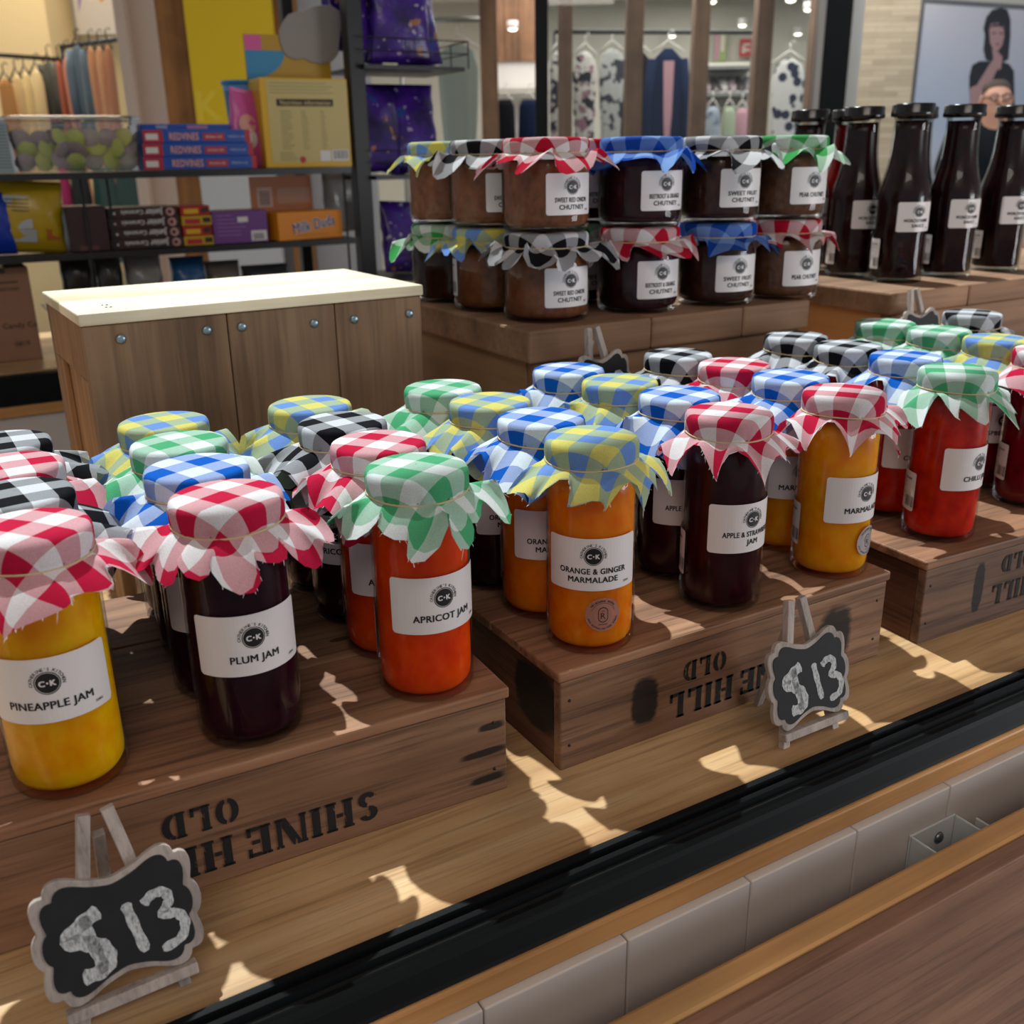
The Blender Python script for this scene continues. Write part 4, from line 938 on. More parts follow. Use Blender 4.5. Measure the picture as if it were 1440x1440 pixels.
# cardboard carton on the rear counter
xa, xb = X_(-40, 430, 2.60), X_(48, 430, 2.60); zt = Z_(20, 376, 2.60)
M['card'] = plain('brown_cardboard', '96705a', .85, vary=.06, scale=15)
t = thing('cardboard_carton', 'plain brown cardboard carton on the rear counter at the left edge', 'carton', (xa, 2.60, 0), 0)
boxpart('carton_body', M['card'], t, 0, xb-xa, 0, .25, .0005, zt, .002)
fl = Flat(); w_ = xb-xa; fl.text('Candy Co', w_*.72, zt*.36, .012, 0, .01); fl.text('0819', w_*.70, zt*.16, .011, 0, .01); fl.rect(w_*.4, w_*.80, zt*.84, zt*.855, 0); fl.text('CONFECTIONERY', w_*.62, zt*.76, .007, 0, .01, w_*.4)
front_art('printed_text', fl, t, 0, 0, 0, [PM('print_carton_ink', '3c2a22')])
boxpart('packing_tape', PM('carton_tape', '3a3634', .3), t, w_*.2, w_*.62, -.0008, .2508, zt-.012, zt+.0008, 0)
# purple bags on the side shelves
def purple(nm):
    k = N(nm); v = k.mapped((1, 1, 1)); f = k.noise(v, 15, 2, .5); g = k.noise(v, 24, 2, .5)
    c = k.ramp(f, [(.30, '1c0c40'), (.48, '3a1a78'), (.62, '4a2490'), (.66, '1f4a8c'), (.70, '3a1a70')])
    c = k.mix(k.math('GREATER_THAN', g, .68), c, 'a0683c'); c = k.mix(k.math('GREATER_THAN', k.noise(v, 55, 1), .70), c, 'a8a0b8')
    k.l(c, k.b.inputs['Base Color']); k.b.inputs['Roughness'].default_value = .28; k.bump(k.noise(v, 40, 3), .5, .004); return k.m
PU = purple('purple_foil')
for i, (si, pxc, wpx, hpx, rz, rx, ry, dy, wh) in enumerate(((0, 535, 70, 125, 30, -8, 6, .06, 'at the left of the upper side shelf'), (0, 575, 80, 130, -10, -6, 0, .02, 'at the front of the upper side shelf'), (0, 615, 75, 125, 12, -10, -6, .08, 'third along the upper side shelf'), (0, 638, 50, 110, 50, -5, -8, .13, 'at the right end of the upper side shelf'),
    (1, 545, 70, 105, 25, -10, 10, .04, 'at the left of the middle side shelf'), (1, 588, 105, 112, -6, -14, 0, .09, 'broad and upright on the middle side shelf'), (1, 622, 60, 95, -30, -12, -10, .15, 'at the back of the middle side shelf'),
    (2, 570, 65, 92, 15, -8, 4, .05, 'at the left of the lower side shelf'), (2, 600, 60, 80, -20, -8, -4, .12, 'at the right of the lower side shelf'))):
    sc_ = abs(X_(600, 200)-X_(500, 200))/100
    bag('chocolate_bag', 'shiny purple chocolate bag '+wh, 'candy bag', (X_(pxc, 200), RY+dy, SX[si][0]+.006), wpx*sc_, hpx*sc_*1.02, .05, [PU], (R_(rx), R_(ry), R_(rz)), 'purple bags on the side shelves', seed=30+i)
bag('chocolate_bag', 'shiny purple chocolate bag behind the upright, above the yellow display box', 'candy bag', (X_(480, 40, RY+.2), RY+.21, Z_(480, 72, RY+.2)), .1, .2, .05, [PU], (0, 0, R_(10)), 'purple bags on the side shelves', seed=44)

# ------------------------------------------------------------------ shops beyond the kiosk
TF = Matrix.Rotation(-PSI, 4, 'Z')
def sat(px, py, D): return (at_d(px, py, D)-C0).dot(ER)
def zat(px, py, D): return at_d(px, py, D).z
def wp(s, D, z): p = C0+ER*s+EF*D; return Vector((p.x, p.y, z))
def bgbox(name, m, s0, s1, D, z0, z1, th=.05, parent=None, bevel=0):
    b = MB(); b.box(-(s1-s0)/2, (s1-s0)/2, 0, th, 0, z1-z0); o = b.build(name, m, parent, bevel); o.matrix_world = Matrix.Translation(wp((s0+s1)/2, D, z0)) @ TF; return o
def st(o): o['kind'] = 'structure'; return o
FL = -.95
M['timber'] = wood('brown_timber_batten', '6a5040', '8c6c54', 'a08066', 'Z', .25, .6, pore=.15)
M['timber_warm'] = wood('warm_timber_post', '7a4e28', '9a6a3c', 'b07c48', 'Z', .25, .6, pore=.15)
M['cream'] = plain('warm_cream_wall', 'e6d2a4', .8); M['shopwall'] = plain('white_shop_wall', 'c4c2b8', .8); M['pinkwall'] = plain('pale_blush_panel', 'd2bcae', .5)
def stone():
    k = N('stacked_stone'); br = k.n('ShaderNodeTexBrick'); br.inputs['Scale'].default_value = 9; br.inputs['Brick Width'].default_value = 1.6; br.inputs['Row Height'].default_value = .28; br.inputs['Mortar Size'].default_value = .012
    br.inputs['Color1'].default_value = lin('a89c86'); br.inputs['Color2'].default_value = lin('857a66'); br.inputs['Mortar'].default_value = lin('6a6152')
    t_ = k.n('ShaderNodeTexCoord'); mp = k.n('ShaderNodeMapping'); mp.inputs['Rotation'].default_value = (R_(90), 0, 0); k.l(t_.outputs['Object'], mp.inputs[0]); k.l(mp.outputs[0], br.inputs['Vector'])
    k.l(k.mix(k.math('MULTIPLY', k.noise(k.mapped((6, 6, 20)), 1), .6), br.outputs[0], 'b4aa96'), k.b.inputs['Base Color']); k.b.inputs['Roughness'].default_value = .9; return k.m
M['stone'] = stone()
TOPZ = 2.3
# clothing shop, right of the rack
st(bgbox('wall_back', M['shopwall'], sat(500, 120, 9), sat(1300, 120, 9), 9, FL, TOPZ, .1))
o = bgbox('ceiling_shop', M['ceiling'], sat(500, 120, 7), sat(1290, 120, 7), 5.4, 1.62, 1.70, 3.6); st(o)
for i, (pa, pb, D, py) in enumerate(((753, 771, 5.2, 100), (1158, 1194, 5.2, 80))):
    o = bgbox('window_frame', M['black_metal'], sat(pa, py, D), sat(pb, py, D), D, FL, TOPZ, .09, bevel=.004)
    tag(o, ('black mullion of the clothing shop window behind the red capped chutney', 'wide black window post left of the stone pillar')[i], 'window frame', kind='structure')
o = bgbox('window_1', M['pane'], sat(772, 100, 5.23), sat(1157, 100, 5.23), 5.23, FL, TOPZ, .012); st(o)
o = bgbox('trim_1', PM('silver_edge', 'a8a6a4'), sat(1149, 80, 5.22), sat(1157.5, 80, 5.22), 5.215, FL, TOPZ, .06); st(o)
o = bgbox('trim_2', PM('pale_post', 'b2b2ae'), sat(1194.5, 80, 5.3), sat(1210, 80, 5.3), 5.3, FL, TOPZ, .2); st(o)
for i, (pa, pb) in enumerate(((676, 700), (786, 805), (881, 904), (975, 996), (1062, 1084), (1141, 1160))):
    o = bgbox('timber_batten', M['timber'], sat(pa, 100, 5.7), sat(pb, 100, 5.7), 5.7, FL, 1.60, .12, bevel=.004)
    tag(o, '%s brown timber batten inside the clothing shop window' % ('leftmost', 'second', 'third', 'fourth', 'fifth', 'rightmost')[i], 'timber batten', 'timber battens in the clothing shop window')
o = bgbox('wall_timber', wood('timber_wall_panel', '6a4c38', '86644c', '967256', 'Z', .2, .6), sat(698, 40, 7.4), sat(770, 40, 7.4), 7.4, zat(720, 86, 7.4), TOPZ, .06); st(o)
t = thing('hanger_shelf', 'white shelf unit with hangers beside the black mullion', 'shelf', (0, 0, 0))
bgbox('shelf_back', wht, sat(698, 110, 7.4), sat(772, 110, 7.4), 7.42, zat(720, 200, 7.4), zat(720, 86, 7.4), .03, t)
bgbox('shelf_board', M['shopwall'], sat(698, 118, 7.2), sat(772, 118, 7.2), 7.2, zat(720, 132, 7.2), zat(720, 124, 7.2), .2, t)
hang_m = PM('hanger_white', 'd0cfc8'); hang_b = PM('hanger_black', '1c1a1a')
def rail(s0, D0, s1, D1, z, label, m=None):
    t = thing('clothes_rail', label, 'clothes rail', (0, 0, 0)); b = MB(); b.tube([wp(s0, D0, z), wp(s1, D1, z)], .014, 8); b.build('rail_bar', m or M['steel'], t)
    b = MB()
    for s_, D in ((s0, D0), (s1, D1)): b.tube([wp(s_, D, z), wp(s_, D, FL)], .012, 8)
    b.build('rail_stand', m or M['steel'], t); return t
def fabric(name, c, pat=None, c2='1c1a20', c3=None):
    k = N(name); k.b.inputs['Roughness'].default_value = .9; k.b.inputs['Specular IOR Level'].default_value = .1
    if pat == 'floral':
        f = k.noise(k.mapped((1, 1, 1)), 20, 2, .5); g = k.noise(k.mapped((1, 1, 1), (3, 1, 2)), 16, 1)
        col_ = k.mix(k.math('GREATER_THAN', f, .54), c, c2); col_ = k.mix(k.math('GREATER_THAN', g, .60), col_, c3 or c); k.l(col_, k.b.inputs['Base Color'])
    elif pat == 'spots':
        vo = k.n('ShaderNodeTexVoronoi'); vo.inputs['Scale'].default_value = 15; k.l(k.mapped((1, 1, 1)), vo.inputs['Vector'])
        k.l(k.mix(k.math('LESS_THAN', vo.outputs[0], .42), c, c2), k.b.inputs['Base Color'])
    elif pat == 'stripe':
        sp = k.n('ShaderNodeSeparateXYZ'); k.l(k.mapped((1, 1, 1), rand=False), sp.inputs[0]); k.l(k.mix(k.math('GREATER_THAN', k.math('FRACT', k.math('MULTIPLY', sp.outputs[0], 30)), .5), c, c2), k.b.inputs['Base Color'])
    else: k.b.inputs['Base Color'].default_value = lin(c)
    return k.m
def garment(name, label, s_, D, ztop, width, length, mat, kind='dress', turn=0, group=None, hm=None, depth=.07, inner=None, cat='garment'):
    t = thing(name, label, cat, wp(s_, D, ztop), -PSI+R_(turn), group); q = random.Random(int(s_*977) + len(label))
    if kind == 'dress': prof = [(0, .16, .25), (.03, .62, .5), (.10, .80, .8), (.28, .72, .9), (.42, .62, .8), (.7, .86, 1), (1, 1.06, 1.1)]
    elif kind == 'jacket': prof = [(0, .22, .3), (.05, .74, .6), (.12, .98, .9), (.35, .94, 1), (.6, .86, .9), (1, .96, 1)]
    else: prof = [(0, .5, .4), (.04, .8, .7), (.3, .92, 1), (1, .96, 1)]
    rings = []; n_ = 40; ph = q.uniform(0, 6)
    for v, wv, dv in prof:
        for_ = []
        for i in range(n_):
            a_ = 2*PI*i/n_; rip = 1+.10*v*math.sin(7*a_+ph)+.05*v*math.sin(13*a_+ph*2)
            for_.append(Vector((width/2*wv*math.cos(a_)*rip, depth/2*dv*math.sin(a_)*(rip+.25*v*math.sin(9*a_+ph)), -v*length)))
        rings.append(for_)
    b = MB(); b.loft(rings, 0, True)
    if kind == 'jacket':
        for sg in (-1, 1): b.tube([(sg*width*.40, 0, -.05*length), (sg*width*.50, -.01, -.25*length), (sg*width*.52, -.02, -.5*length), (sg*width*.50, -.02, -.78*length)], [depth*.42, depth*.48, depth*.42, depth*.34], 10)
    b.build('cloth_body', mat, t)
    if inner:
        b = MB(); b.loft([[Vector((x*width, -depth*.56, z*length)) for x, z in ((-.14, -.06), (.14, -.06))], [Vector((x*width, -depth*.60, z*length)) for x, z in ((-.10, -.3), (.12, -.3))], [Vector((x*width, -depth*.58, z*length)) for x, z in ((-.01, -.62), (.03, -.62))]], 0, False, True, False); b.build('shirt_front', inner, t)
    b = MB(); b.tube([(-width*.42, 0, -.02*length), (0, 0, .045), (width*.42, 0, -.02*length)], .006, 6); b.tube([(0, 0, .04), (0, 0, .085), (.018, 0, .10), (.03, 0, .085)], .004, 6); b.build('hanger', hm or hang_m, t)
    return t
G2 = 'garments hanging in the clothing shop'
def gar(px0, px1, py, D, length, mat, kind, label, **k):
    s0, s1 = sat(px0, 110, D), sat(px1, 110, D)
    return garment('hanging_garment', label, (s0+s1)/2, D, zat((px0+px1)/2, py, D), (s1-s0)*.80, length, mat, kind, group=G2, **k)
f1, f2, f3 = fabric('white_floral', 'b9b8b4', 'floral', '26262e', '8a6a78'), fabric('grey_floral', 'a6aaa8', 'floral', '3a3c46'), fabric('spotted_floral', 'b4b4b2', 'spots', '2a2e3e')
blk, nvy, mint, pnkf = fabric('black_cloth', '15151a'), fabric('navy_cloth', '15213c'), fabric('mint_cloth', '9aa8a2'), fabric('dusty_pink_cloth', 'b08a94')
rail(sat(780, 45, 6.6), 6.6, sat(1060, 50, 6.8), 6.8, zat(870, 43, 6.6), 'dark rail of dresses and coats in the clothing shop window', M['rack_metal'])
gar(600, 690, 60, 6.2, 1.35, mint, 'dress', 'pale mint dress hanging left of the first timber batten')
rail(sat(560, 28, 6.2), 6.2, sat(690, 28, 6.2), 6.2, zat(620, 28, 6.2), 'pale rail holding the mint dress', M['steel'])
gar(690, 730, 140, 6.9, 1.0, blk, 'shirt', 'black garment low beside the black mullion')
gar(722, 764, 140, 6.95, 1.0, nvy, 'shirt', 'dark blue garment low beside the black mullion')
gar(765, 800, 72, 6.5, 1.2, f1, 'dress', 'floral dress half hidden behind the second timber batten', turn=30)
gar(795, 850, 72, 6.55, 1.2, f1, 'dress', 'white and black floral dress left of centre in the window', turn=10)
gar(832, 888, 68, 6.75, 1.15, f2, 'dress', 'grey floral dress beside the black coat')
gar(868, 925, 70, 6.95, 1.2, blk, 'jacket', 'black coat partly behind the third timber batten')
gar(905, 972, 68, 6.65, 1.2, nvy, 'jacket', 'navy jacket worn open over a dusty pink shirt on a hanger', inner=pnkf)
gar(1072, 1145, 82, 6.7, 1.2, f3, 'dress', 'spotted floral dress by the right end of the shop window')
gar(988, 1020, 150, 6.4, .9, fabric('pale_blue_print', '98a4b0', 'floral', '6a7a90'), 'shirt', 'pale blue printed top in the lower part of the shop window')
gar(1014, 1042, 150, 6.45, .9, fabric('pale_green_cloth', '9aa690'), 'shirt', 'pale green top in the lower part of the shop window')
gar(1030, 1062, 152, 6.5, .9, pnkf, 'shirt', 'dusty pink top in the lower part of the shop window')
t = thing('display_shelf', 'grey wall shelf with shoes and posters seen through the shop window', 'shelf', (0, 0, 0))
for py in (92, 130): bgbox('shelf_board', PM('shelf_grey%d' % py, '6a6c6a'), sat(985, py, 7.6), sat(1066, py, 7.6), 7.6, zat(1020, py+5, 7.6), zat(1020, py, 7.6), .3, t)
bgbox('shelf_stand', M['shopwall'], sat(985, 110, 7.9), sat(1066, 110, 7.9), 7.905, FL, zat(1020, 88, 7.9), .05, t)
for i in range(6):
    px = 996+i*12; s_ = sat(px, 125, 7.62)
    o = thing('shoe', 'small dark and pale shoe on the grey shop shelf', 'shoe', wp(s_, 7.70, zat(1020, 130, 7.6)+.002), -PSI, 'shoes on the shop shelf')
    b = MB(); b.loft([[Vector((x*.03*wd, y_, z*hh)) for x, z in ((-1, 0), (1, 0), (.8, 1), (-.8, 1))] for y_, wd, hh in ((-.10, .6, .03), (-.05, 1, .05), (.03, .9, .09), (.09, .8, .11))], 0, True); b.build('upper', PM('shoe_%d' % i, ('8a7a80', '3a3438', '9a9698')[i % 3]), o)
    b = MB(); b.box(-.028, .028, -.10, .09, -.001, .006); b.build('sole', wht, o)
for nm, a_, y0, y1, c_, lb in (('poster', (1004, 1021), 40, 86, '8aa060', 'small green and pink poster on the shop back wall'), ('sale_sign', (1040, 1058), 55, 80, 'b02a30', 'small red sale sign on the shop back wall')):
    t = thing(nm, lb, 'sign' if nm == 'sale_sign' else 'poster', wp((sat(a_[0], 70, 8.9)+sat(a_[1], 70, 8.9))/2, 8.9, zat(1030, y1, 8.9)), -PSI); w_ = sat(a_[1], 70, 8.9)-sat(a_[0], 70, 8.9); h = zat(1030, y0, 8.9)-zat(1030, y1, 8.9)
    b = MB(); b.box(-w_/2, w_/2, 0, .012, 0, h); b.build('board', PM('board_'+nm, c_), t); fl = Flat()
    if nm == 'poster': fl.rect(-w_*.48, -w_*.05, h*.05, h*.9, 0); fl.rect(w_*.05, w_*.35, h*.3, h*.8, 1)
    else: fl.rect(-w_*.3, w_*.3, h*.62, h*.75, 1); fl.rect(-w_*.3, -w_*.08, h*.2, h*.75, 1); fl.rect(-w_*.1, w_*.3, h*.3, h*.46, 1)
    front_art('print', fl, t, 0, 0, 0, [PM('pr_a'+nm, 'b08090'), PM('pr_b'+nm, 'c8bcb4')])
spot = emit('downlight_glow', 'fff4e0', 7)
for i, (px, py, D) in enumerate(((1000, 3, 6.9), (1044, 36, 8.7), (1112, 1, 7.2), (1137, 14, 7.6), (945, 51, 8.85), (721, 41, 7.3), (1122, 48, 8.85))):
    t = thing('spotlight', '%s small lit spotlight of the clothing shop' % ('first', 'second', 'third', 'fourth', 'fifth', 'sixth', 'seventh')[i], 'spotlight', wp(sat(px, py, D), D, zat(px, py, D)), -PSI, 'spotlights of the clothing shop')
    b = MB(); b.lathe([(.030, .0), (.036, .01), (.036, .05), (.0005, .055)], 16, cap=False); b.build('housing', wht, t)
    b = MB(); b.lathe([(.0005, -.012), (.02, -.008), (.032, .0), (.0005, .002)], 16, cap=False); b.build('bulb', spot, t)
# stone pillar and big poster on the right
st(bgbox('wall_stone', M['stone'], sat(1208, 80, 6.9), sat(1287, 80, 6.9), 6.9, FL, TOPZ, .06))
st(bgbox('wall_right', M['shopwall'], sat(1290, 80, 8.2), sat(1900, 80, 8.2), 8.2, FL, TOPZ, .1))
pa, pb = wp(sat(1289, 80, 6.95), 6.95, 0), wp(sat(1640, 60, 8.0), 8.0, 0)
dv = (pb-pa); Lp = dv.length; yaw = math.atan2(dv.y, dv.x)
zt = zat(1290, 0, 6.95)+.01
t = thing('advert_poster', 'large pale blue advert of a dark haired person in a black top, chin on hand', 'poster', (pa.x, pa.y, FL+.35), yaw)
Hh = zt-(FL+.35)
b = MB(); b.box(0, Lp, 0, .04, 0, Hh); b.build('backing', plain('poster_frame_grey', '5a5c60', .4), t)
def sky():
    k = N('poster_sky'); t_ = k.n('ShaderNodeTexCoord'); sp = k.n('ShaderNodeSeparateXYZ'); k.l(t_.outputs['Object'], sp.inputs[0]); f = k.math('ADD', k.math('DIVIDE', sp.outputs[2], Hh), k.math('MULTIPLY', k.math('SUBTRACT', k.noise(t_.outputs['Object'], 1.6, 3), .5), .25))
    k.l(k.ramp(f, [(.4, 'b4b8c4'), (.62, '9caac0'), (.8, 'a4acbc'), (1, 'b2b2bc')]), k.b.inputs['Base Color']); k.b.inputs['Roughness'].default_value = .35; return k.m
b = MB(); b.box(.02, Lp-.02, -.004, .002, .02, Hh-.03); b.build('printed_sheet', sky(), t)
# woman printed on the poster: pixel -> poster plane
nrm = Vector((math.sin(yaw), -math.cos(yaw), 0))
def pp(px, py):
    d = ray(px, py); k = ((pa-C0).dot(nrm))/d.dot(nrm); P = C0+d*k; return ((P-pa).dot(dv.normalized()), P.z-(FL+.35))
fl = Flat()
def poly(pts, mi, ly): fl.add([pp(*p) for p in pts], [tuple(range(len(pts)))], mi, ly)
poly([(1366, 92), (1362, 108), (1362, 128), (1366, 132), (1368, 150), (1366, 240), (1424, 240), (1426, 150), (1425, 100), (1418, 90), (1406, 86), (1376, 86)], 0, 1)
poly([(1385, 84), (1382, 70), (1384, 50), (1382, 40), (1386, 24), (1394, 14), (1406, 11), (1416, 14), (1420, 28), (1420, 50), (1417, 84), (1404, 90)], 1, 2)
poly([(1390, 42), (1392, 34), (1402, 32), (1410, 36), (1411, 52), (1408, 64), (1402, 72), (1396, 72), (1391, 60)], 2, 3)
poly([(1394, 70), (1404, 74), (1408, 84), (1406, 98), (1392, 96), (1396, 84)], 2, 3)
poly([(1362, 124), (1372, 120), (1392, 88), (1398, 80), (1408, 78), (1408, 88), (1400, 100), (1384, 132), (1376, 160), (1364, 160)], 2, 4)
poly([(1388, 40), (1396, 34), (1408, 33), (1410, 40), (1404, 37), (1394, 38)], 1, 4)
poly([(1394, 46), (1399, 46), (1399, 48), (1394, 48)], 1, 4); poly([(1404, 46), (1409, 46), (1409, 48), (1404, 48)], 1, 4); poly([(1398, 61), (1405, 61), (1403, 64), (1400, 64)], 3, 4)
link('printed_figure', fl.mesh('printed_figure', lambda u, v, l: (u, -.005-.0006*l, v), [PM('pr_blacktop', '1c2028'), PM('pr_hair', '20222c'), PM('pr_skin', '9c7c7c'), PM('pr_lips', '7a4a50')]), t)
# warm shop at the left
st(bgbox('wall_warm', M['cream'], sat(-160, 80, 8.2), sat(262, 80, 8.2), 8.2, FL, TOPZ, .1))
st(bgbox('wall_warm_side', M['cream'], sat(-200, 80, 7.3), sat(48, 80, 7.3), 7.6, FL, TOPZ, .5))
st(bgbox('wall_blush', M['pinkwall'], sat(178, 80, 5.9), sat(236, 80, 5.9), 5.9, FL, TOPZ, .12))
st(bgbox('trim_3', M['pinkwall'], sat(168, 80, 5.8), sat(182, 80, 5.8), 5.8, FL, TOPZ, .2))
o = bgbox('window_2', M['pane'], sat(110, 80, 5.85), sat(170, 80, 5.85), 5.86, FL, TOPZ, .012); st(o)
st(bgbox('trim_4', M['timber_warm'], sat(226, 80, 5.2), sat(268, 80, 5.2), 5.2, FL, TOPZ, .14))
st(bgbox('trim_5', M['timber_warm'], sat(385, 30, 5.2), sat(412, 30, 5.2), 5.2, FL, TOPZ, .14))
t = thing('sign_board', 'tall yellow panel between the timber posts behind the rack', 'sign', wp((sat(266, 80, 5.1)+sat(388, 80, 5.1))/2, 5.1, zat(330, 178, 5.1)), -PSI)
w_ = sat(388, 80, 5.1)-sat(266, 80, 5.1); b = MB(); b.box(-w_/2, w_/2, 0, .03, 0, TOPZ-zat(330, 178, 5.1)); b.build('panel', plain('bright_yellow_panel', 'd6b400', .4), t)
fl = Flat(); fl.text('K', -w_*.33, .03, .13, 0, .03); front_art('ghost_letter', fl, t, 0, 0, 0, [PM('reflected_letter_yellow', 'dcc030')])  # ghost letter: a reflection on the panel, painted in paler yellow
st(bgbox('wall_white', PM('white_board', 'a8aaae'), sat(280, 240, 5.15), sat(520, 240, 5.15), 5.42, FL, TOPZ, .05))
st(bgbox('trim_6', PM('white_board2', 'b8babe'), sat(282, 260, 5.12), sat(388, 260, 5.12), 5.12, FL, zat(330, 179, 5.1), .05))
G3 = 'garments hanging in the warm lit shop'
rail(sat(-60, 112, 6.9), 6.7, sat(82, 80, 7.4), 7.4, zat(20, 76, 7.0), 'dark rail of cream and grey clothes in the warm lit shop', M['rack_metal'])
rail(sat(85, 60, 7.0), 7.0, sat(176, 62, 6.6), 6.6, zat(130, 60, 6.8), 'dark rail of denim and peach clothes in the warm lit shop', M['rack_metal'])
for px0, px1, py, D, L, c_, kd, lb in ((-8, 20, 112, 6.7, .9, 'b08050', 'shirt', 'rust orange top at the left edge of the warm shop'), (12, 34, 106, 6.8, .9, 'd8c090', 'dress', 'cream garment first beside the rust top'), (26, 46, 102, 6.9, .95, 'e0cc98', 'dress', 'pale cream garment second beside the rust top'), (40, 64, 98, 7.0, .95, 'dccaa0', 'dress', 'broad cream dress left of the grey top'),
    (60, 82, 86, 7.1, .42, '5a5c58', 'jacket', 'short charcoal top among the cream clothes'), (62, 84, 118, 7.25, .6, 'c0a070', 'shirt', 'tan garment under the charcoal top'), (80, 92, 86, 6.95, .95, 'a86450', 'shirt', 'brick red garment beside the charcoal top'), (88, 106, 80, 6.9, .95, 'c88a74', 'dress', 'dusty rose garment beside the denim jacket'),
    (102, 126, 64, 6.85, .55, '5a6c7c', 'jacket', 'denim blue jacket on the warm shop rail'), (106, 126, 120, 6.95, .5, '3a444c', 'shirt', 'dark denim trousers under the denim jacket'), (124, 142, 66, 6.75, 1.0, 'c8906a', 'dress', 'peach dress beside the denim jacket'), (136, 154, 66, 6.7, 1.0, 'd09a72', 'dress', 'second peach dress along the rail'), (148, 166, 64, 6.65, 1.0, 'b87a58', 'dress', 'darker peach dress at the right end of the rail')):
    s0, s1 = sat(px0, 110, D), sat(px1, 110, D); garment('hanging_garment', lb, (s0+s1)/2, D, zat((px0+px1)/2, py, D), (s1-s0)*.86, L, fabric('cloth_'+c_+lb[:4], c_), kd, 0, G3, hang_b)
for px0, px1, c_, lb in ((84, 100, 'a83a6a', 'magenta garment low in the warm shop behind the rack'), (98, 128, '33383a', 'charcoal garment low in the warm shop behind the rack'), (128, 165, '2c4a42', 'dark green garment, left of the green group behind the rack'), (160, 200, '2a463e', 'dark green garment, middle of the green group behind the rack'), (195, 232, '2c4840', 'dark green garment, right of the green group behind the rack')):
    s0, s1 = sat(px0, 260, 6.3), sat(px1, 260, 6.3); garment('hanging_garment', lb, (s0+s1)/2, 6.3, zat(160, 236, 6.3), (s1-s0)*.98, .55, fabric('low_'+c_, c_), 'shirt', 0, G3, hang_b)
t = thing('art_print', 'white picture with purple and orange strokes high on the warm shop wall', 'picture', wp(sat(132, 10, 7.9), 7.9, zat(132, 48, 7.9)), -PSI)
w_ = sat(160, 10, 7.9)-sat(104, 10, 7.9); b = MB(); b.box(-w_/2, w_/2, 0, .02, 0, .62); b.build('canvas', PM('canvas_white', 'd8cec6'), t)
fl = Flat(); fl.add([(-w_*.45, .5), (-w_*.1, .56), (-w_*.2, .28), (-w_*.4, .14), (-w_*.34, .34)], [(0, 1, 2, 3, 4)], 0); fl.add([(w_*.02, .5), (w_*.4, .6), (w_*.44, .26), (w_*.2, .2), (w_*.0, .3)], [(0, 1, 2, 3, 4)], 1); front_art('brush_strokes', fl, t, 0, 0, 0, [PM('stroke_violet', '9a84b0'), PM('stroke_orange', 'd89a5a')])

# ------------------------------------------------------------------ the man by the poster
DM = 6.2; sm_ = sat(1401, 140, DM)
man = bpy.data.objects.new('person', None); COL.objects.link(man); man.location = wp(sm_, DM, FL); man.rotation_euler = (0, 0, -PSI-R_(14))
tag(man, 'person with short grey hair and glasses in a dark shirt standing before the advert', 'person')
HM = zat(1400, 109, DM)-FL
def skinned(name, verts, edges, rad, root, mat, parent, lv=2):
    me = bpy.data.meshes.new(name); me.from_pydata(verts, edges, []); o = link(name, me, parent)
    sk = o.modifiers.new('skin', 'SKIN'); sk.use_smooth_shade = True
    for i, v in enumerate(me.skin_vertices[0].data): v.radius = rad[i] if isinstance(rad[i], tuple) else (rad[i], rad[i]); v.use_root = (i == root)
    sb = o.modifiers.new('sub', 'SUBSURF'); sb.levels = lv; sb.render_levels = lv
    dg = bpy.context.evaluated_depsgraph_get(); dg.update(); m2 = bpy.data.meshes.new_from_object(o.evaluated_get(dg)); o.modifiers.clear(); o.data = m2; m2.materials.clear(); m2.materials.append(mat)
    m2.polygons.foreach_set('use_smooth', [True]*len(m2.polygons)); return o
k_ = HM/1.78; V = []; E = []; Rr = []
def vt(x, y, z, r, par=None):
    V.append((x*k_, y*k_, z*k_)); Rr.append(tuple(q*k_ for q in r) if isinstance(r, tuple) else r*k_)
    if par is not None: E.append((par, len(V)-1))
    return len(V)-1
pel = vt(0, 0, .96, (.155, .11)); wa = vt(0, -.005, 1.10, (.15, .10), pel); ch = vt(0, 0, 1.30, (.165, .11), wa); sh = vt(0, .005, 1.43, (.12, .08), ch); nk = vt(0, -.005, 1.495, .060, sh); 
hd0 = vt(0, -.024, 1.572, (.072, .084), nk); hd1 = vt(0, -.012, 1.665, (.086, .106), hd0); hd2 = vt(0, -.005, 1.735, (.070, .086), hd1)
for sg in (-1, 1):
    a0 = vt(.18*sg, .01, 1.42, .062, sh); a1 = vt(.24*sg, .02, 1.14, .047, a0); a2 = vt(.235*sg, -.07, .91, .034, a1); pm = vt(.228*sg, -.095, .835, (.028, .040), a2)
    for j, (dx, dz, L) in enumerate(((-.03, 0, .070), (-.01, 0, .080), (.010, 0, .076), (.028, 0, .062))):
        f0 = vt(.228*sg, -.095+dx, .795, .0095, pm); f1_ = vt(.224*sg, -.098+dx, .795-L*.5, .0088, f0); vt(.214*sg, -.100+dx, .795-L*.95, .0078, f1_)
    th0 = vt(.215*sg, -.135, .84, .011, pm); vt(.208*sg, -.150, .80, .009, th0)
    l0 = vt(.095*sg, 0, .90, .092, pel); l1 = vt(.105*sg, -.012, .50, .062, l0); l2 = vt(.11*sg, .015, .10, .043, l1); vt(.115*sg, -.13, .045, .04, l2)
skinm = plain('skin_tone', 'b08470', .55)
body = skinned('body', V, E, Rr, pel, skinm, man)
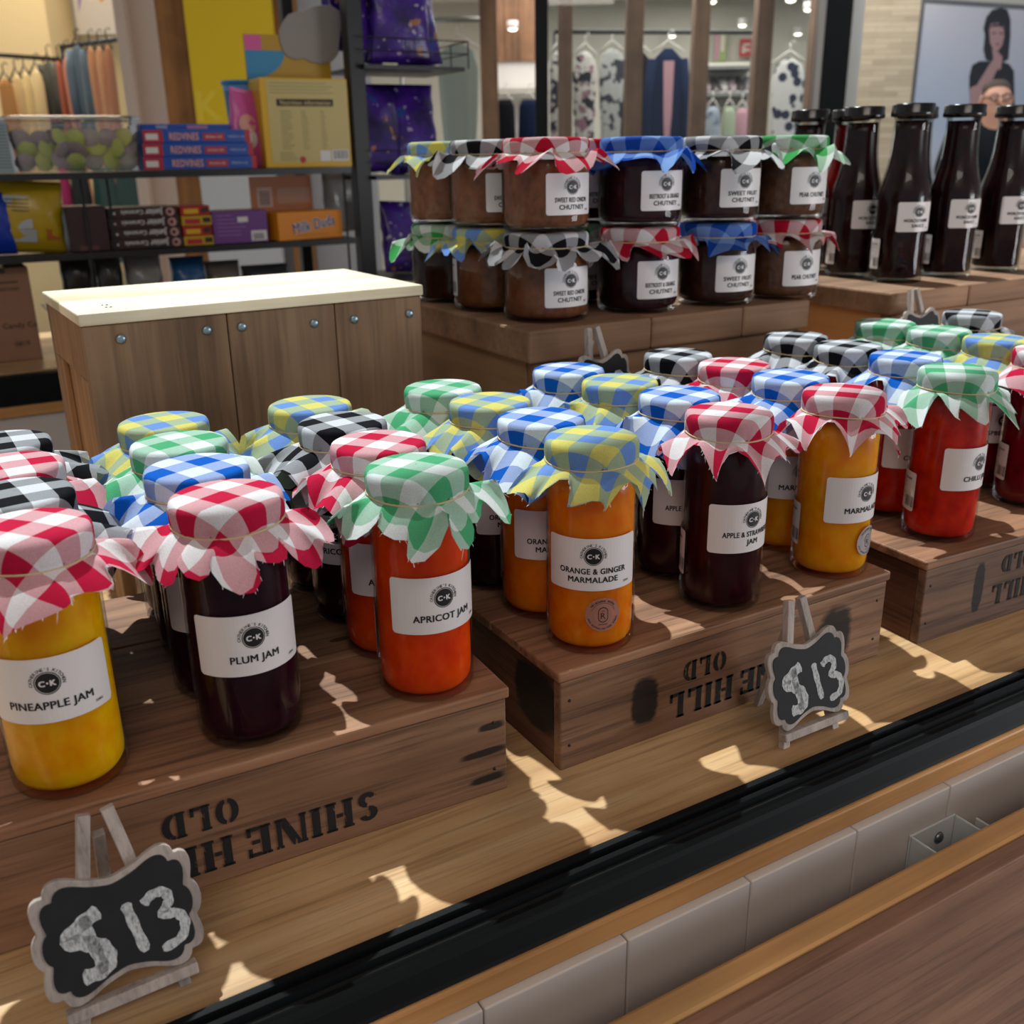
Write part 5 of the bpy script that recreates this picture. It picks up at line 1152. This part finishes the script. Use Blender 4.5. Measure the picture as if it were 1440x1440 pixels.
# face: nose and ears joined to the body mesh
fb = MB()
def ell(cx, cy, cz, rx, ry, rz):
    fb.loft([[Vector(((cx+rx*math.sin(PI*j/8)*math.cos(2*PI*i/12))*k_, (cy+ry*math.sin(PI*j/8)*math.sin(2*PI*i/12))*k_, (cz+rz*math.cos(PI*j/8))*k_)) for i in range(12)] for j in range(1, 8)], 0, True)
ell(0, -.108, 1.650, .014, .022, .026); ell(-.080, 0, 1.655, .010, .020, .034); ell(.080, 0, 1.655, .010, .020, .034); ell(0, -.094, 1.585, .026, .012, .008)
fm_ = fb.mesh('face'); bmx = bmesh.new(); bmx.from_mesh(body.data); bmx.from_mesh(fm_); bmx.to_mesh(body.data); bmx.free(); body.data.polygons.foreach_set('use_smooth', [True]*len(body.data.polygons))
for sg in (-1, 1):
    fb = MB(); ell(.030*sg, -.088, 1.672, .008, .006, .004); fb.build('eye', wht, man)
fb = MB(); ell(0, .034, 1.720, .079, .082, .056); ell(0, .044, 1.668, .081, .064, .072); fb.build('hair', plain('grey_brown_hair', '40362f', .8), man)
gl = MB()
for sg in (-1, 1): gl.tube([((.031*sg+.024*math.cos(a_*PI/8))*k_, -.112*k_, (1.670+.017*math.sin(a_*PI/8))*k_) for a_ in range(17)], .0040, 6)
gl.tube([(-.008*k_, -.114*k_, 1.673*k_), (.008*k_, -.114*k_, 1.673*k_)], .0028, 6)
for sg in (-1, 1): gl.tube([(.055*sg*k_, -.110*k_, 1.672*k_), (.083*sg*k_, -.01*k_, 1.672*k_)], .0026, 6)
gl.build('glasses', M['ink'], man)
def cl(name, verts, edges, rad, root, mat): return skinned(name, [tuple(q*k_ for q in v) for v in verts], edges, [tuple(q*k_ for q in r) if isinstance(r, tuple) else r*k_ for r in rad], root, mat, man)
cl('shirt', [(0, 0, .92), (0, -.005, 1.10), (0, 0, 1.30), (0, .005, 1.455), (.185, .01, 1.43), (.225, .02, 1.20), (-.185, .01, 1.43), (-.225, .02, 1.20), (0, 0, 1.56)], [(0, 1), (1, 2), (2, 3), (3, 4), (4, 5), (3, 6), (6, 7), (3, 8)], [(.19, .145), (.19, .14), (.21, .15), (.18, .13), .10, .085, .10, .085, .085], 1, fabric('dark_shirt', '14181c'))
cl('trousers', [(0, 0, .95), (.095, 0, .86), (.105, -.012, .5), (.11, .015, .09), (-.095, 0, .86), (-.105, -.012, .5), (-.11, .015, .09)], [(0, 1), (1, 2), (2, 3), (0, 4), (4, 5), (5, 6)], [(.170, .125), .105, .080, .070, .105, .080, .070], 0, fabric('khaki_trousers', '6a6848'))
for sg in (-1, 1):
    cl('shoe', [(.11*sg, .03, .045), (.113*sg, -.05, .04), (.116*sg, -.15, .032)], [(0, 1), (1, 2)], [.052, .05, .038], 1, M['ink'])
